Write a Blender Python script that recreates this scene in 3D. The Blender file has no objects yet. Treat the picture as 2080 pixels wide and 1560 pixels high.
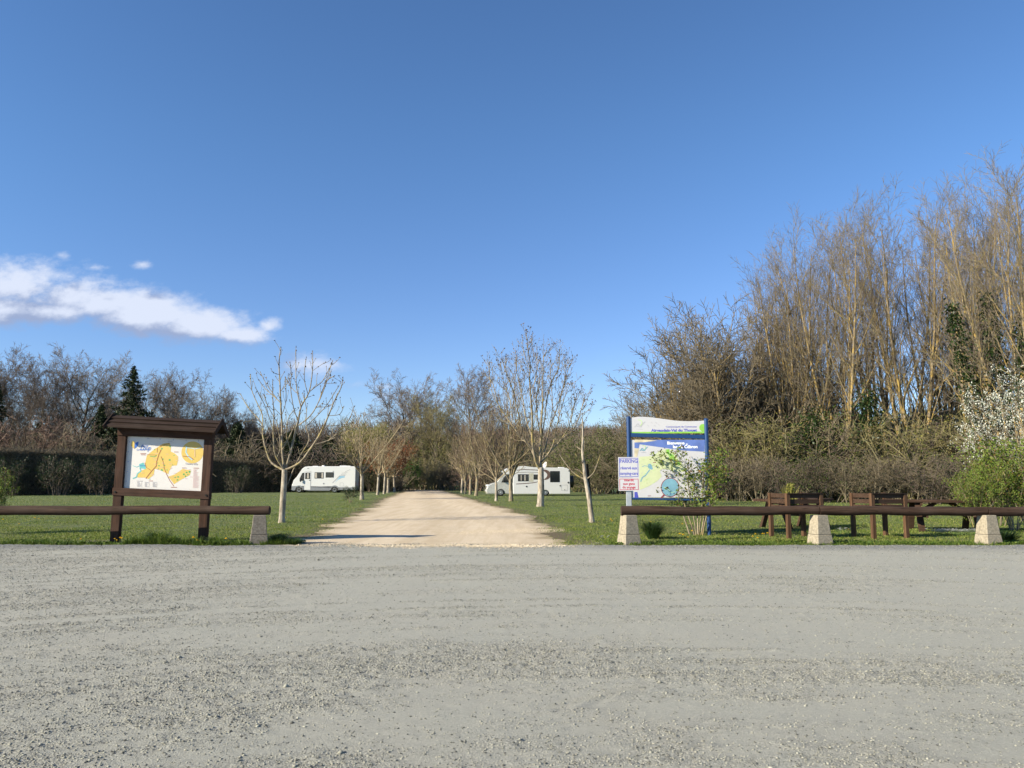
import bpy, bmesh, math, random
import numpy as np
from mathutils import Vector, Matrix
R = math.radians
sc = bpy.context.scene
COL = sc.collection
FPX = 1600.0; CX = 1040.0; CY = 780.0
PITCH = math.atan(192 / 1600.0); CH, SH = math.cos(PITCH), math.sin(PITCH); CAMZ = 1.55

def ray(px, py):
    u = (px - CX) / FPX; v = (CY - py) / FPX
    return u, CH - v * SH, SH + v * CH
def gp(px, py):                      # ground point seen at a pixel of the photograph
    x, y, z = ray(px, py); t = CAMZ / -z
    return x * t, y * t
def at(px, py, Y):                   # point at distance Y seen at a pixel
    x, y, z = ray(px, py); t = Y / y
    return x * t, Y, CAMZ + z * t
def pyg(Y):                          # approximate picture row of the ground at distance Y
    return 972 + CAMZ * FPX / Y * 1.0
RL = ([5, 18, 21, 29.5, 46, 51.7, 95, 130], [-4.6, -5.0, -5.35, -6.25, -7.75, -8.7, -12.9, -17])
RR = ([5, 18.6, 21.6, 30, 41.6, 51.7, 80, 95, 130], [1.4, 1.25, 1.15, .86, -.36, -2.1, -5.9, -8.0, -12.5])
def road_l(y): return np.interp(y, *RL)
def road_r(y): return np.interp(y, *RR)
def vnoise(x, seed=0):
    x = np.asarray(x, float); i = np.floor(x); f = x - i; f = f * f * (3 - 2 * f)
    h = lambda k: np.modf(np.abs(np.sin((k + seed * 17.13) * 127.1) * 43758.5453))[0]
    return h(i) * (1 - f) + h(i + 1) * f - .5
def vnoise2(x, y, seed=0):
    xi = np.floor(x); yi = np.floor(y); fx = x - xi; fy = y - yi
    fx = fx * fx * (3 - 2 * fx); fy = fy * fy * (3 - 2 * fy)
    h = lambda a, b: np.modf(np.abs(np.sin(a * 127.1 + b * 311.7 + seed * 74.7) * 43758.5453))[0]
    return (h(xi, yi) * (1 - fx) + h(xi + 1, yi) * fx) * (1 - fy) + (h(xi, yi + 1) * (1 - fx) + h(xi + 1, yi + 1) * fx) * fy - .5
def edge_y(x):                       # where the grey gravel ends and the verge begins
    return 18.35 + .22 * vnoise(x * .35, 3) + .2 * vnoise(x * 1.7, 5) + .09 * vnoise(x * 6, 9) + .012 * np.abs(x - 2) 

# ------------------------------------------------------------------ materials
MATS = {}
class NT:
    def __init__(s, name):
        s.m = bpy.data.materials.new(name); s.m.use_nodes = True; s.t = s.m.node_tree; s.n = s.t.nodes; s.n.clear()
        s.out = s.n.new('ShaderNodeOutputMaterial'); s.b = s.n.new('ShaderNodeBsdfPrincipled')
        s.t.links.new(s.b.outputs[0], s.out.inputs[0]); s.co = None
    def link(s, a, b): s.t.links.new(a, b)
    def coord(s, kind='Object'):
        if kind == 'World':
            g = s.n.new('ShaderNodeNewGeometry'); return g.outputs['Position']
        c = s.n.new('ShaderNodeTexCoord'); return c.outputs[kind]
    def mapping(s, vec, scale=(1, 1, 1), rot=(0, 0, 0), loc=(0, 0, 0)):
        m = s.n.new('ShaderNodeMapping'); s.link(vec, m.inputs[0]); m.inputs['Scale'].default_value = scale
        m.inputs['Rotation'].default_value = rot; m.inputs['Location'].default_value = loc; return m.outputs[0]
    def noise(s, vec, scale, detail=4, rough=.55, dist=0, out=0):
        n = s.n.new('ShaderNodeTexNoise'); s.link(vec, n.inputs['Vector']); n.inputs['Scale'].default_value = scale
        n.inputs['Detail'].default_value = detail; n.inputs['Roughness'].default_value = rough; n.inputs['Distortion'].default_value = dist
        return n.outputs[out]
    def voro(s, vec, scale, out='Distance', feature='F1', rnd=1):
        n = s.n.new('ShaderNodeTexVoronoi'); s.link(vec, n.inputs['Vector']); n.inputs['Scale'].default_value = scale; n.feature = feature
        n.inputs['Randomness'].default_value = rnd
        return n.outputs[out]
    def ramp(s, fac, stops, interp='LINEAR'):
        r = s.n.new('ShaderNodeValToRGB'); s.link(fac, r.inputs[0]); cr = r.color_ramp; cr.interpolation = interp
        while len(cr.elements) < len(stops): cr.elements.new(.5)
        for e, (p, c) in zip(cr.elements, stops):
            e.position = p; e.color = (c, c, c, 1) if not hasattr(c, '__len__') else (*c, 1)
        return r.outputs[0]
    def mix(s, fac, a, b, mode='MIX'):
        m = s.n.new('ShaderNodeMix'); m.data_type = 'RGBA'; m.blend_type = mode; m.clamp_factor = True
        for v, i in ((fac, 0), (a, 6), (b, 7)):
            if hasattr(v, 'is_linked') or hasattr(v, 'links'): s.link(v, m.inputs[i])
            elif i == 0: m.inputs[0].default_value = v
            else: m.inputs[i].default_value = (v, v, v, 1) if not hasattr(v, '__len__') else (*v, 1)
        return m.outputs[2]
    def math(s, op, a, b=None, c=None, clamp=False):
        m = s.n.new('ShaderNodeMath'); m.operation = op; m.use_clamp = clamp
        for i, v in enumerate((a, b, c)):
            if v is None: continue
            if hasattr(v, 'links'): s.link(v, m.inputs[i])
            else: m.inputs[i].default_value = v
        return m.outputs[0]
    def col(s, v):
        if hasattr(v, 'links'): s.link(v, s.b.inputs['Base Color'])
        else: s.b.inputs['Base Color'].default_value = (*v, 1)
        return s
    def rough(s, v):
        if hasattr(v, 'links'): s.link(v, s.b.inputs['Roughness'])
        else: s.b.inputs['Roughness'].default_value = v
        return s
    def bump(s, h, strength=.5, dist=.01, prev=None):
        b = s.n.new('ShaderNodeBump'); s.link(h, b.inputs['Height']); b.inputs['Strength'].default_value = strength
        b.inputs['Distance'].default_value = dist
        if prev: s.link(prev, b.inputs['Normal'])
        s.link(b.outputs[0], s.b.inputs['Normal']); return b.outputs[0]

def plain(name, c, rough=.6, metal=0, var=.12, scale=6, spec=None, coat=0):
    n = NT(name); v = n.coord(); f = n.noise(v, scale, 5)
    lo = tuple(x * (1 - var) for x in c); hi = tuple(min(1, x * (1 + var)) for x in c)
    n.col(n.ramp(f, [(.3, lo), (.7, hi)])).rough(rough); n.b.inputs['Metallic'].default_value = metal
    if coat: n.b.inputs['Coat Weight'].default_value = coat; n.b.inputs['Coat Roughness'].default_value = .08
    return n.m
def wood(name, dark, light, axis='X', knots=True):
    n = NT(name); v = n.coord()
    s = {'X': (.7, 14, 14), 'Z': (14, 14, .7)}[axis]
    g = n.noise(n.mapping(v, s), 1.6, 6, .65, .4); w = n.noise(v, 2.2, 3)
    c = n.ramp(g, [(.28, tuple(x * .55 for x in dark)), (.45, dark), (.7, light)])
    c = n.mix(n.ramp(w, [(.4, 0.), (.75, .45)]), c, tuple(x * .7 + .02 for x in light))
    crack = n.ramp(n.noise(n.mapping(v, tuple(x * 1.7 for x in s)), 2.3, 3, .6), [(.3, 0.), (.36, 1.)])
    c = n.mix(crack, tuple(x * .25 for x in dark), c)
    n.col(c).rough(.8); n.b.inputs['Specular IOR Level'].default_value = .15; n.bump(n.math('ADD', g, n.math('MULTIPLY', crack, .6)), .6, .004)
    return n.m
def bark(name, base, hi, lich=None, lamt=.5, sc_=9, spots=False):
    n = NT(name); v = n.coord()
    g = n.noise(n.mapping(v, (sc_, sc_, sc_ * .28)), 1.0, 6, .7)
    c = n.ramp(g, [(.32, tuple(x * .32 for x in base)), (.48, base), (.72, hi)])
    if lich:
        l = n.noise(v, 2.6, 6, .7); t = 1 - lamt
        c = n.mix(n.ramp(l, [(t - .07, 0.), (t + .06, .85)]), c, lich)
    n.col(c).rough(.85); n.bump(g, .8, .015)
    return n.m
def leafm(name, cols, trans=.25, rough=.55):
    n = NT(name); g = n.n.new('ShaderNodeNewGeometry')
    c = n.ramp(g.outputs['Random Per Island'], [(i / max(1, len(cols) - 1), k) for i, k in enumerate(cols)])
    n.col(c).rough(rough); n.b.inputs['Specular IOR Level'].default_value = .2
    if trans:
        tr = n.n.new('ShaderNodeBsdfTranslucent'); n.link(c, tr.inputs[0]); mx = n.n.new('ShaderNodeMixShader'); mx.inputs[0].default_value = trans
        n.link(n.b.outputs[0], mx.inputs[1]); n.link(tr.outputs[0], mx.inputs[2]); n.link(mx.outputs[0], n.out.inputs[0])
    return n.m
def twigm(name, cols):
    n = NT(name); g = n.n.new('ShaderNodeNewGeometry')
    c = n.ramp(g.outputs['Random Per Island'], [(i / max(1, len(cols) - 1), k) for i, k in enumerate(cols)])
    n.col(c).rough(.85); return n.m

# ------------------------------------------------------------------ objects
def tagp(o, label=None, cat=None, group=None, kind=None):
    for k, v in (('label', label), ('category', cat), ('group', group), ('kind', kind)):
        if v: o[k] = v
    return o
def empty(name, loc, rz=0, **kw):
    o = bpy.data.objects.new(name, None); COL.objects.link(o); o.location = loc; o.rotation_euler = (0, 0, rz); o.empty_display_size = .3
    return tagp(o, **kw)
def link(name, me, parent=None, loc=None, rot=None):
    o = bpy.data.objects.new(name, me); COL.objects.link(o)
    if parent: o.parent = parent
    if loc: o.location = loc
    if rot: o.rotation_euler = rot
    return o
def bevel(o, w=.004, seg=2, ang=35):
    m = o.modifiers.new('edge', 'BEVEL'); m.width = w; m.segments = seg; m.limit_method = 'ANGLE'; m.angle_limit = R(ang); return o
def copy_tree(o, parent=None):
    c = o.copy(); COL.objects.link(c); c.parent = parent
    for ch in o.children: copy_tree(ch, c)
    return c
def npmesh(name, V, F, mats, MI=None, smooth=False):
    """V (n,3); F list of int arrays (m,k); MI list of material index per group or arrays"""
    me = bpy.data.meshes.new(name); V = np.asarray(V, np.float32).reshape(-1, 3)
    F = [np.asarray(f, np.int32) for f in F if len(f)]
    me.vertices.add(len(V)); me.vertices.foreach_set('co', V.ravel())
    nl = sum(f.size for f in F); nf = sum(len(f) for f in F)
    me.loops.add(nl); me.polygons.add(nf)
    me.loops.foreach_set('vertex_index', np.concatenate([f.ravel() for f in F]))
    tot = np.concatenate([np.full(len(f), f.shape[1], np.int32) for f in F])
    st = np.concatenate([[0], np.cumsum(tot)[:-1]]).astype(np.int32)
    me.polygons.foreach_set('loop_start', st)
    if MI is not None:
        mi = np.concatenate([np.full(len(f), m, np.int32) if np.isscalar(m) else np.asarray(m, np.int32) for f, m in zip(F, MI)])
        me.polygons.foreach_set('material_index', mi)
    if smooth: me.polygons.foreach_set('use_smooth', np.ones(nf, bool))
    for m in mats: me.materials.append(m)
    me.update(calc_edges=True); me.validate(); return me

class MB:
    def __init__(s, mats): s.v = []; s.f = []; s.mi = []; s.mats = mats if isinstance(mats, list) else [mats]; s.sm = []
    def add(s, vs, fs, mi=0, smooth=False):
        b = len(s.v); s.v += [tuple(v) for v in vs]; s.f += [tuple(i + b for i in f) for f in fs]; s.mi += [mi] * len(fs); s.sm += [smooth] * len(fs); return s
    def box(s, c, d, mi=0, M=None):
        x, y, z = (k / 2 for k in d); vs = [Vector((sx * x, sy * y, sz * z)) for sz in (-1, 1) for sx, sy in ((-1, -1), (1, -1), (1, 1), (-1, 1))]
        if M is not None: vs = [M @ v for v in vs]
        vs = [v + Vector(c) for v in vs]
        return s.add(vs, [(3, 2, 1, 0), (4, 5, 6, 7), (0, 1, 5, 4), (1, 2, 6, 5), (2, 3, 7, 6), (3, 0, 4, 7)], mi)
    def beam(s, a, b, w, h, mi=0, up=(0, 0, 1)):
        a = Vector(a); b = Vector(b); t = (b - a); L = t.length; t.normalize(); u = Vector(up); sx = t.cross(u).normalized(); u = sx.cross(t)
        M = Matrix((sx, t, u)).transposed(); return s.box((a + b) / 2, (w, L, h), mi, M)
    def cyl(s, a, b, r0, r1=None, k=16, mi=0, caps=True):
        r1 = r0 if r1 is None else r1; a = Vector(a); b = Vector(b); t = (b - a).normalized()
        u = t.orthogonal().normalized(); w = t.cross(u); vs = []
        for p, r in ((a, r0), (b, r1)):
            for i in range(k):
                q = 2 * math.pi * i / k; vs.append(p + (u * math.cos(q) + w * math.sin(q)) * r)
        fs = [(i, (i + 1) % k, k + (i + 1) % k, k + i) for i in range(k)]
        s.add(vs, fs, mi, True)
        if caps: s.add(vs, [tuple(range(k - 1, -1, -1)), tuple(range(k, 2 * k))], mi)
        return s
    def lathe(s, prof, c=(0, 0, 0), axis='Z', k=24, mi=0):
        vs = []
        for r, h in prof:
            for i in range(k):
                q = 2 * math.pi * i / k; x, y = r * math.cos(q), r * math.sin(q)
                v = (x, y, h) if axis == 'Z' else (x, h, y); vs.append(Vector(v) + Vector(c))
        fs = []
        for j in range(len(prof) - 1):
            for i in range(k):
                a = j * k + i; b = j * k + (i + 1) % k; fs.append((a, b, b + k, a + k) if axis == 'Z' else (a, a + k, b + k, b))
        return s.add(vs, fs, mi, True)
    def prism(s, prof, y0, y1, mi=0):         # profile in x,z, pushed along y
        n = len(prof); vs = [(x, y0, z) for x, z in prof] + [(x, y1, z) for x, z in prof]
        fs = [tuple(range(n)), tuple(range(2 * n - 1, n - 1, -1))] + [(i, i + n, (i + 1) % n + n, (i + 1) % n) for i in range(n)]
        return s.add(vs, fs, mi)
    def flat(s, pts, y, mi=0):                # a flat printed shape in x,z facing -y
        pts = list(pts); A = sum(pts[i][0] * pts[(i + 1) % len(pts)][1] - pts[(i + 1) % len(pts)][0] * pts[i][1] for i in range(len(pts)))
        if A < 0: pts = pts[::-1]
        return s.add([(x, y, z) for x, z in pts], [tuple(range(len(pts)))], mi)
    def line(s, pts, w, y, mi=0):
        for (x0, z0), (x1, z1) in zip(pts[:-1], pts[1:]):
            dx, dz = x1 - x0, z1 - z0; l = math.hypot(dx, dz) or 1; nx, nz = -dz / l * w / 2, dx / l * w / 2; ex, ez = dx / l * w * .3, dz / l * w * .3
            s.flat([(x0 - nx - ex, z0 - nz - ez), (x1 - nx + ex, z1 - nz + ez), (x1 + nx + ex, z1 + nz + ez), (x0 + nx - ex, z0 + nz - ez)], y, mi); y -= .00003
        return s
    def text(s, body, x, z, size, y, mi=0, w=None, align='CENTER', shear=0, off=0, squash=1):
        cu = bpy.data.curves.new('t', 'FONT'); cu.body = body; cu.size = size; cu.align_x = align; cu.align_y = 'CENTER'; cu.shear = shear; cu.offset = off
        cu.resolution_u = 2; o = bpy.data.objects.new('t', cu); COL.objects.link(o); bpy.context.view_layer.update()
        me = bpy.data.meshes.new_from_object(o); bpy.data.objects.remove(o)
        vs = [v.co.copy() for v in me.vertices]
        if not vs: return s
        k = squash
        if w:
            xs = [v.x for v in vs]; k = w / (max(xs) - min(xs))
        s.add([(x + v.x * k, y, z + v.y) for v in vs], [tuple(p.vertices) for p in me.polygons], mi); bpy.data.meshes.remove(me); return s
    def mesh(s, name):
        me = bpy.data.meshes.new(name); me.from_pydata(s.v, [], s.f)
        for m in s.mats: me.materials.append(m)
        me.polygons.foreach_set('material_index', s.mi); me.polygons.foreach_set('use_smooth', s.sm); me.update(); return me
    def build(s, name, parent=None, loc=None, rot=None, bev=0, seg=2):
        o = link(name, s.mesh(name), parent, loc, rot)
        if bev: bevel(o, bev, seg)
        return o
def shear(o, k):
    for v in o.data.vertices: v.co.z -= k * v.co.x

# ------------------------------------------------------------------ branching growth (all numpy)
def unit(v): return v / np.maximum(np.linalg.norm(v, axis=-1, keepdims=True), 1e-9)
def grow(rg, p, d, L, r0, r1, nseg, wig, trop, curl=0):
    B = len(p); P = np.zeros((B, nseg + 1, 3)); D = np.zeros_like(P); P[:, 0] = p; d = unit(d); D[:, 0] = d
    for i in range(nseg):
        d = unit(d + rg.normal(0, wig, (B, 3)) + np.array([0, 0, 1.]) * trop)
        P[:, i + 1] = P[:, i] + d * (L / nseg)[:, None]; D[:, i + 1] = d
    t = np.linspace(0, 1, nseg + 1)[None]; Rr = r0[:, None] * (1 - t) + r1[:, None] * t
    return P, Rr, D
def spawn(rg, P, Rr, D, L, n, lo, hi, ang, angj, lr, lt, rr, lj=.2, pow_=1.):
    B, N, _ = P.shape; idx = np.repeat(np.arange(B), n); M = len(idx)
    t = lo + (hi - lo) * ((np.tile(np.arange(n), B) + rg.random(M)) / n) ** pow_
    f = t * (N - 1); i = np.minimum(f.astype(int), N - 2); f = (f - i)[:, None]
    p = P[idx, i] * (1 - f) + P[idx, i + 1] * f; d0 = unit(D[idx, i + 1]); r = Rr[idx, i] * (1 - f[:, 0]) + Rr[idx, i + 1] * f[:, 0]
    ref = np.where(np.abs(d0[:, 2:3]) < .9, np.array([[0, 0, 1.]]), np.array([[1., 0, 0]]))
    u = unit(np.cross(d0, ref)); w = np.cross(d0, u)
    az = np.tile(np.arange(n) * 2.4, B) + np.repeat(rg.random(B) * 6.28, n) + rg.normal(0, .5, M)
    a = np.radians(ang + rg.normal(0, angj, M))
    d = d0 * np.cos(a)[:, None] + (u * np.cos(az)[:, None] + w * np.sin(az)[:, None]) * np.sin(a)[:, None]
    Lc = L[idx] * lr * (1 - lt * t) * (1 + rg.uniform(-lj, lj, M))
    return p, d, Lc, r * rr
def tubes(P, Rr, k):
    B, N, _ = P.shape
    T = np.empty_like(P); T[:, 1:-1] = P[:, 2:] - P[:, :-2]; T[:, 0] = P[:, 1] - P[:, 0]; T[:, -1] = P[:, -1] - P[:, -2]; T = unit(T)
    ax = unit(P[:, -1] - P[:, 0])[:, None, :]; ref = np.where(np.abs(ax[..., 2:3]) < .8, np.array([0, 0, 1.]), np.array([1., 0, 0]))
    u = unit(np.cross(T, np.broadcast_to(ref, T.shape))); w = np.cross(T, u)
    q = np.arange(k) * 2 * np.pi / k
    V = P[:, :, None] + (u[:, :, None] * np.cos(q)[:, None] + w[:, :, None] * np.sin(q)[:, None]) * Rr[:, :, None, None]
    b = (np.arange(B) * N * k)[:, None, None]; r = (np.arange(N - 1) * k)[None, :, None]; i = np.arange(k)[None, None]
    a = b + r + i; c = b + r + (i + 1) % k
    F = np.stack([a, c, c + k, a + k], -1).reshape(-1, 4)
    return V.reshape(-1, 3), F
def join(parts):      # list of (V, F, mi)
    V = []; F = {}; n = 0
    Fs = []; MI = []
    for v, f, m in parts:
        V.append(v); Fs.append(f + n); MI.append(m); n += len(v)
    return np.concatenate(V), Fs, MI
def leaves(rg, C, size, flat=.0, asp=.6, sj=.4):
    n = len(C); a = unit(rg.normal(0, 1, (n, 3)) * np.array([1, 1, 1 - flat])); b = unit(np.cross(a, rg.normal(0, 1, (n, 3))))
    s = size * (1 + rg.uniform(-sj, sj, n))[:, None]
    V = np.stack([C - a * s * .5, C + b * s * asp * .5, C + a * s * .5, C - b * s * asp * .5], 1).reshape(-1, 3)
    return V, np.arange(4 * n).reshape(-1, 4)

def tree_parts(seed, S):
    """S: spec -> (trunk groups, crown groups, tips)"""
    rg = np.random.default_rng(seed); tr = []; cr = []
    n0 = S.get('stems', 1); H = S['H']
    if n0 == 1: p = np.zeros((1, 3)); d = np.array([[rg.normal(0, .03), rg.normal(0, .03), 1.]])
    else:
        q = np.arange(n0) * 6.283 / n0 + rg.random(n0); sp = S.get('spread', .3); base = S.get('base', .25)
        p = np.stack([np.cos(q) * base * rg.random(n0), np.sin(q) * base * rg.random(n0), 0 * q], 1)
        d = np.stack([np.cos(q) * sp * rg.uniform(.3, 1.3, n0), np.sin(q) * sp * rg.uniform(.3, 1.3, n0), 1 + 0 * q], 1)
    if 'lean' in S: d = d + np.array([[S['lean'], 0, 0]])
    L = np.full(n0, S['trunk'] * H) * rg.uniform(.85 if n0 > 1 else 1, 1, n0); r0 = np.full(n0, S['r']); 
    P, Rr, D = grow(rg, p, d, L, r0, r0 * S.get('rtop', .3), S.get('tseg', 8), S.get('twig', .05), S.get('ttrop', .02))
    Rr[:, 0] *= S.get('flare', 1.25)
    P[:, 0, 2] -= .05
    tr.append((*tubes(P, Rr, 9 if n0 < 3 else 6), 0))
    tips = []
    ext = []
    for li, q in enumerate(S['levels']):
        p, d, Lc, r = spawn(rg, P, Rr, D, L, q['n'], q.get('lo', .3), q.get('hi', .97), q['ang'], q.get('aj', 8), q['lr'], q.get('lt', .4), q.get('rr', .6), q.get('lj', .2), q.get('pw', 1.))
        keep = p[:, 2] > .3
        p, d, Lc, r = p[keep], d[keep], Lc[keep], r[keep]
        rmin = S.get('rmin', .008); r = np.maximum(r, rmin)
        r1 = np.maximum(r * q.get('re', .35), rmin * .7)
        P, Rr, D = grow(rg, p, d, Lc, r, r1, q.get('seg', 3), q.get('wig', .1), q.get('trop', .05)); L = Lc
        g = (*tubes(P, Rr, q.get('k', 3)), q.get('m', 1))
        (tr if q.get('trunk') else cr).append(g)
        if q.get('tip', li == len(S['levels']) - 1): tips.append(P[:, -1])
        if q.get('leafy'): ext.append(P[:, 1:].reshape(-1, 3))
    return rg, tr, cr, (np.concatenate(tips) if tips else np.zeros((0, 3))), ext
CACHE = {}
def tree_mesh(kind, seed, S, mats, post=None):
    key = (kind, seed)
    if key in CACHE: return CACHE[key]
    rg, tr, cr, tips, ext = tree_parts(seed, S)
    if S.get('buds'): cr.append((*leaves(rg, np.repeat(tips, 2, 0) + rg.normal(0, S['buds'] * .3, (2 * len(tips), 3)), S['buds'], 0, .55), 2))
    if S.get('leaf'):
        n, s, spread, mi = S['leaf']; src = np.concatenate([tips] + ext) if ext else tips
        src = np.repeat(src, n, 0) if n >= 1 else src[rg.random(len(src)) < n]
        cr.append((*leaves(rg, src + rg.normal(0, spread, src.shape), s), mi))
    if post: post(rg, tr, cr, tips)
    V, F, MI = join(tr); top = V[:, 2].max()
    tm = npmesh(kind + '_trunk', V, F, mats, MI, True)
    V, F, MI = join(cr); top = np.percentile(V[:, 2], 99.7); w = np.percentile(V[:, 0], 98) - np.percentile(V[:, 0], 2)
    cm = npmesh(kind + '_crown', V, F, mats, MI, False)
    CACHE[key] = (tm, cm, top, w); return CACHE[key]
def plant_tree(name, kind, seed, S, mats, x, y, h, rz, label, cat='tree', group=None, wscale=1, post=None, parts=('trunk', 'crown'), tilt=0, z=0):
    tm, cm, top, w = tree_mesh(kind, seed, S, mats, post); s = h / top
    o = empty(name, (x, y, z), rz, label=label, cat=cat, group=group); o.scale = (s * wscale, s * wscale, s)
    if tilt: o.rotation_euler = (0, tilt, rz)
    link(parts[0], tm, o); link(parts[1], cm, o); return o
# ------------------------------------------------------------------ camera, sun, sky
cam = bpy.data.objects.new('camera', bpy.data.cameras.new('camera')); COL.objects.link(cam); sc.camera = cam
cam.data.sensor_width = 36; cam.data.lens = 36 * FPX / 2080; cam.data.clip_end = 3000; cam.data.clip_start = .05
cam.location = (0, 0, CAMZ); cam.rotation_euler = (R(90) + PITCH, 0, 0)
SUN_AZ = R(26); SUN_EL = R(28)                       # light travels along +x turned 24 degrees towards +y
sd = Vector((-math.cos(SUN_AZ) * math.cos(SUN_EL), -math.sin(SUN_AZ) * math.cos(SUN_EL), math.sin(SUN_EL)))
sl = bpy.data.lights.new('sun', 'SUN'); sl.energy = 5.0; sl.angle = R(.5); sl.color = (1, .90, .70)
so = bpy.data.objects.new('sun', sl); COL.objects.link(so); so.rotation_euler = sd.to_track_quat('Z', 'Y').to_euler(); so.location = (-30, -20, 40)
w = bpy.data.worlds.new('World'); sc.world = w; w.use_nodes = True; nt = w.node_tree; nt.nodes.clear()
def WN(t, **k):
    n = nt.nodes.new(t)
    for a, b in k.items(): setattr(n, a, b)
    return n
def wm(op, a, b=None, c=None, clamp=False):
    m = WN('ShaderNodeMath', operation=op, use_clamp=clamp)
    for i, v in enumerate((a, b, c)):
        if v is None: continue
        if hasattr(v, 'links'): nt.links.new(v, m.inputs[i])
        else: m.inputs[i].default_value = v
    return m.outputs[0]
sky = WN('ShaderNodeTexSky', sky_type='NISHITA', sun_disc=False, sun_elevation=SUN_EL, sun_rotation=math.atan2(sd.x, sd.y), altitude=100, air_density=1.0, dust_density=0, ozone_density=2.5)
bg = WN('ShaderNodeBackground'); bg.inputs[1].default_value = .062; wo = WN('ShaderNodeOutputWorld'); nt.links.new(bg.outputs[0], wo.inputs[0])
tc = WN('ShaderNodeTexCoord'); sep = WN('ShaderNodeSeparateXYZ'); nt.links.new(tc.outputs['Generated'], sep.inputs[0])
yy = wm('MAXIMUM', sep.outputs[1], .05); U = wm('DIVIDE', sep.outputs[0], yy); W = wm('DIVIDE', sep.outputs[2], yy)
def cloud_noise(du, dw, su=1, sw=1.5, sc_=9, det=9):
    cb = WN('ShaderNodeCombineXYZ'); nt.links.new(wm('MULTIPLY', wm('ADD', U, du), su), cb.inputs[0]); nt.links.new(wm('MULTIPLY', wm('ADD', W, dw), sw), cb.inputs[1])
    n = WN('ShaderNodeTexNoise'); n.inputs['Scale'].default_value = sc_; n.inputs['Detail'].default_value = det; n.inputs['Roughness'].default_value = .6
    nt.links.new(cb.outputs[0], n.inputs['Vector']); return n.outputs[0]
# cumulus masses: direction of centre (as seen in px), half sizes, strength
BL = [(20, 585, 170, 62, 1.25), (130, 608, 120, 55, 1.3), (10, 630, 150, 38, 1.45), (95, 632, 110, 34, 1.45), (300, 640, 130, 46, 1.6), (400, 660, 115, 40, 1.6), (480, 680, 80, 26, 1.25), (320, 622, 90, 30, 1.2), (210, 620, 90, 36, 1.3),
      (548, 662, 30, 17, .9), (640, 737, 85, 20, .5), (775, 808, 32, 12, .62), (125, 518, 20, 10, .5), (190, 543, 30, 9, .42), (288, 537, 20, 7, .42), (780, 786, 60, 8, .35), (175, 713, 16, 6, .35)]
def density(du, dw):
    n = wm('ADD', cloud_noise(du, dw), wm('MULTIPLY', wm('SUBTRACT', cloud_noise(du, dw, 1, 1.6, 34, 6), .5), .55)); best = None
    for px, py, a, b, s in BL:
        x, y, z = ray(px, py); cu, cw = x / y, z / y; a /= 1600; b /= 1600
        ex = wm('DIVIDE', wm('ADD', U, du - cu), a); ez = wm('DIVIDE', wm('ADD', W, dw - cw), b)
        d = wm('SQRT', wm('ADD', wm('MULTIPLY', ex, ex), wm('MULTIPLY', ez, ez)))
        v = wm('MULTIPLY', wm('SUBTRACT', 1.25, d), s); best = v if best is None else wm('MAXIMUM', best, v)
    return wm('ADD', best, wm('MULTIPLY', wm('SUBTRACT', n, .5), 2.6))
D0 = density(0, 0); D1 = density(-.018, .042)
def smooth(v, a, b):
    m = WN('ShaderNodeMapRange', interpolation_type='SMOOTHSTEP'); nt.links.new(v, m.inputs[0]); m.inputs[1].default_value = a; m.inputs[2].default_value = b; return m.outputs[0]
alpha = wm('MULTIPLY', smooth(D0, .0, 1.15), wm('GREATER_THAN', sep.outputs[1], .06)); alpha = wm('MULTIPLY', alpha, .93)
lit = smooth(wm('SUBTRACT', D0, D1), -.25, 1.15)
mc = WN('ShaderNodeMix', data_type='RGBA'); nt.links.new(lit, mc.inputs[0]); mc.inputs[6].default_value = (2.75, 3.35, 5.0, 1); mc.inputs[7].default_value = (6.1, 6.6, 7.8, 1)
mx = WN('ShaderNodeMix', data_type='RGBA'); nt.links.new(alpha, mx.inputs[0]); gm_ = WN('ShaderNodeGamma'); gm_.inputs[1].default_value = 1.12; nt.links.new(sky.outputs[0], gm_.inputs[0]); tn = WN('ShaderNodeMix', data_type='RGBA', blend_type='MULTIPLY'); tn.inputs[0].default_value = 1; nt.links.new(gm_.outputs[0], tn.inputs[6]); tc2 = WN('ShaderNodeMix', data_type='RGBA'); mr_ = WN('ShaderNodeMapRange', interpolation_type='SMOOTHSTEP'); nt.links.new(W, mr_.inputs[0]); mr_.inputs[1].default_value = .08; mr_.inputs[2].default_value = .5; nt.links.new(mr_.outputs[0], tc2.inputs[0]); tc2.inputs[6].default_value = (.74, .81, 1.04, 1); tc2.inputs[7].default_value = (.771, .97, 1.15, 1); nt.links.new(tc2.outputs[2], tn.inputs[7]); nt.links.new(tn.outputs[2], mx.inputs[6]); nt.links.new(mc.outputs[2], mx.inputs[7])
nt.links.new(mx.outputs[2], bg.inputs[0])
vs_ = sc.view_settings; vs_.view_transform = 'Standard'; vs_.look = 'None'; vs_.exposure = 1.05; vs_.gamma = 1
sc.render.engine = 'CYCLES'; sc.cycles.use_denoising = True; sc.cycles.max_bounces = 5; sc.cycles.diffuse_bounces = 2; sc.cycles.transparent_max_bounces = 6
sc.cycles.use_adaptive_sampling = True; sc.cycles.adaptive_threshold = .02

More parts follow.
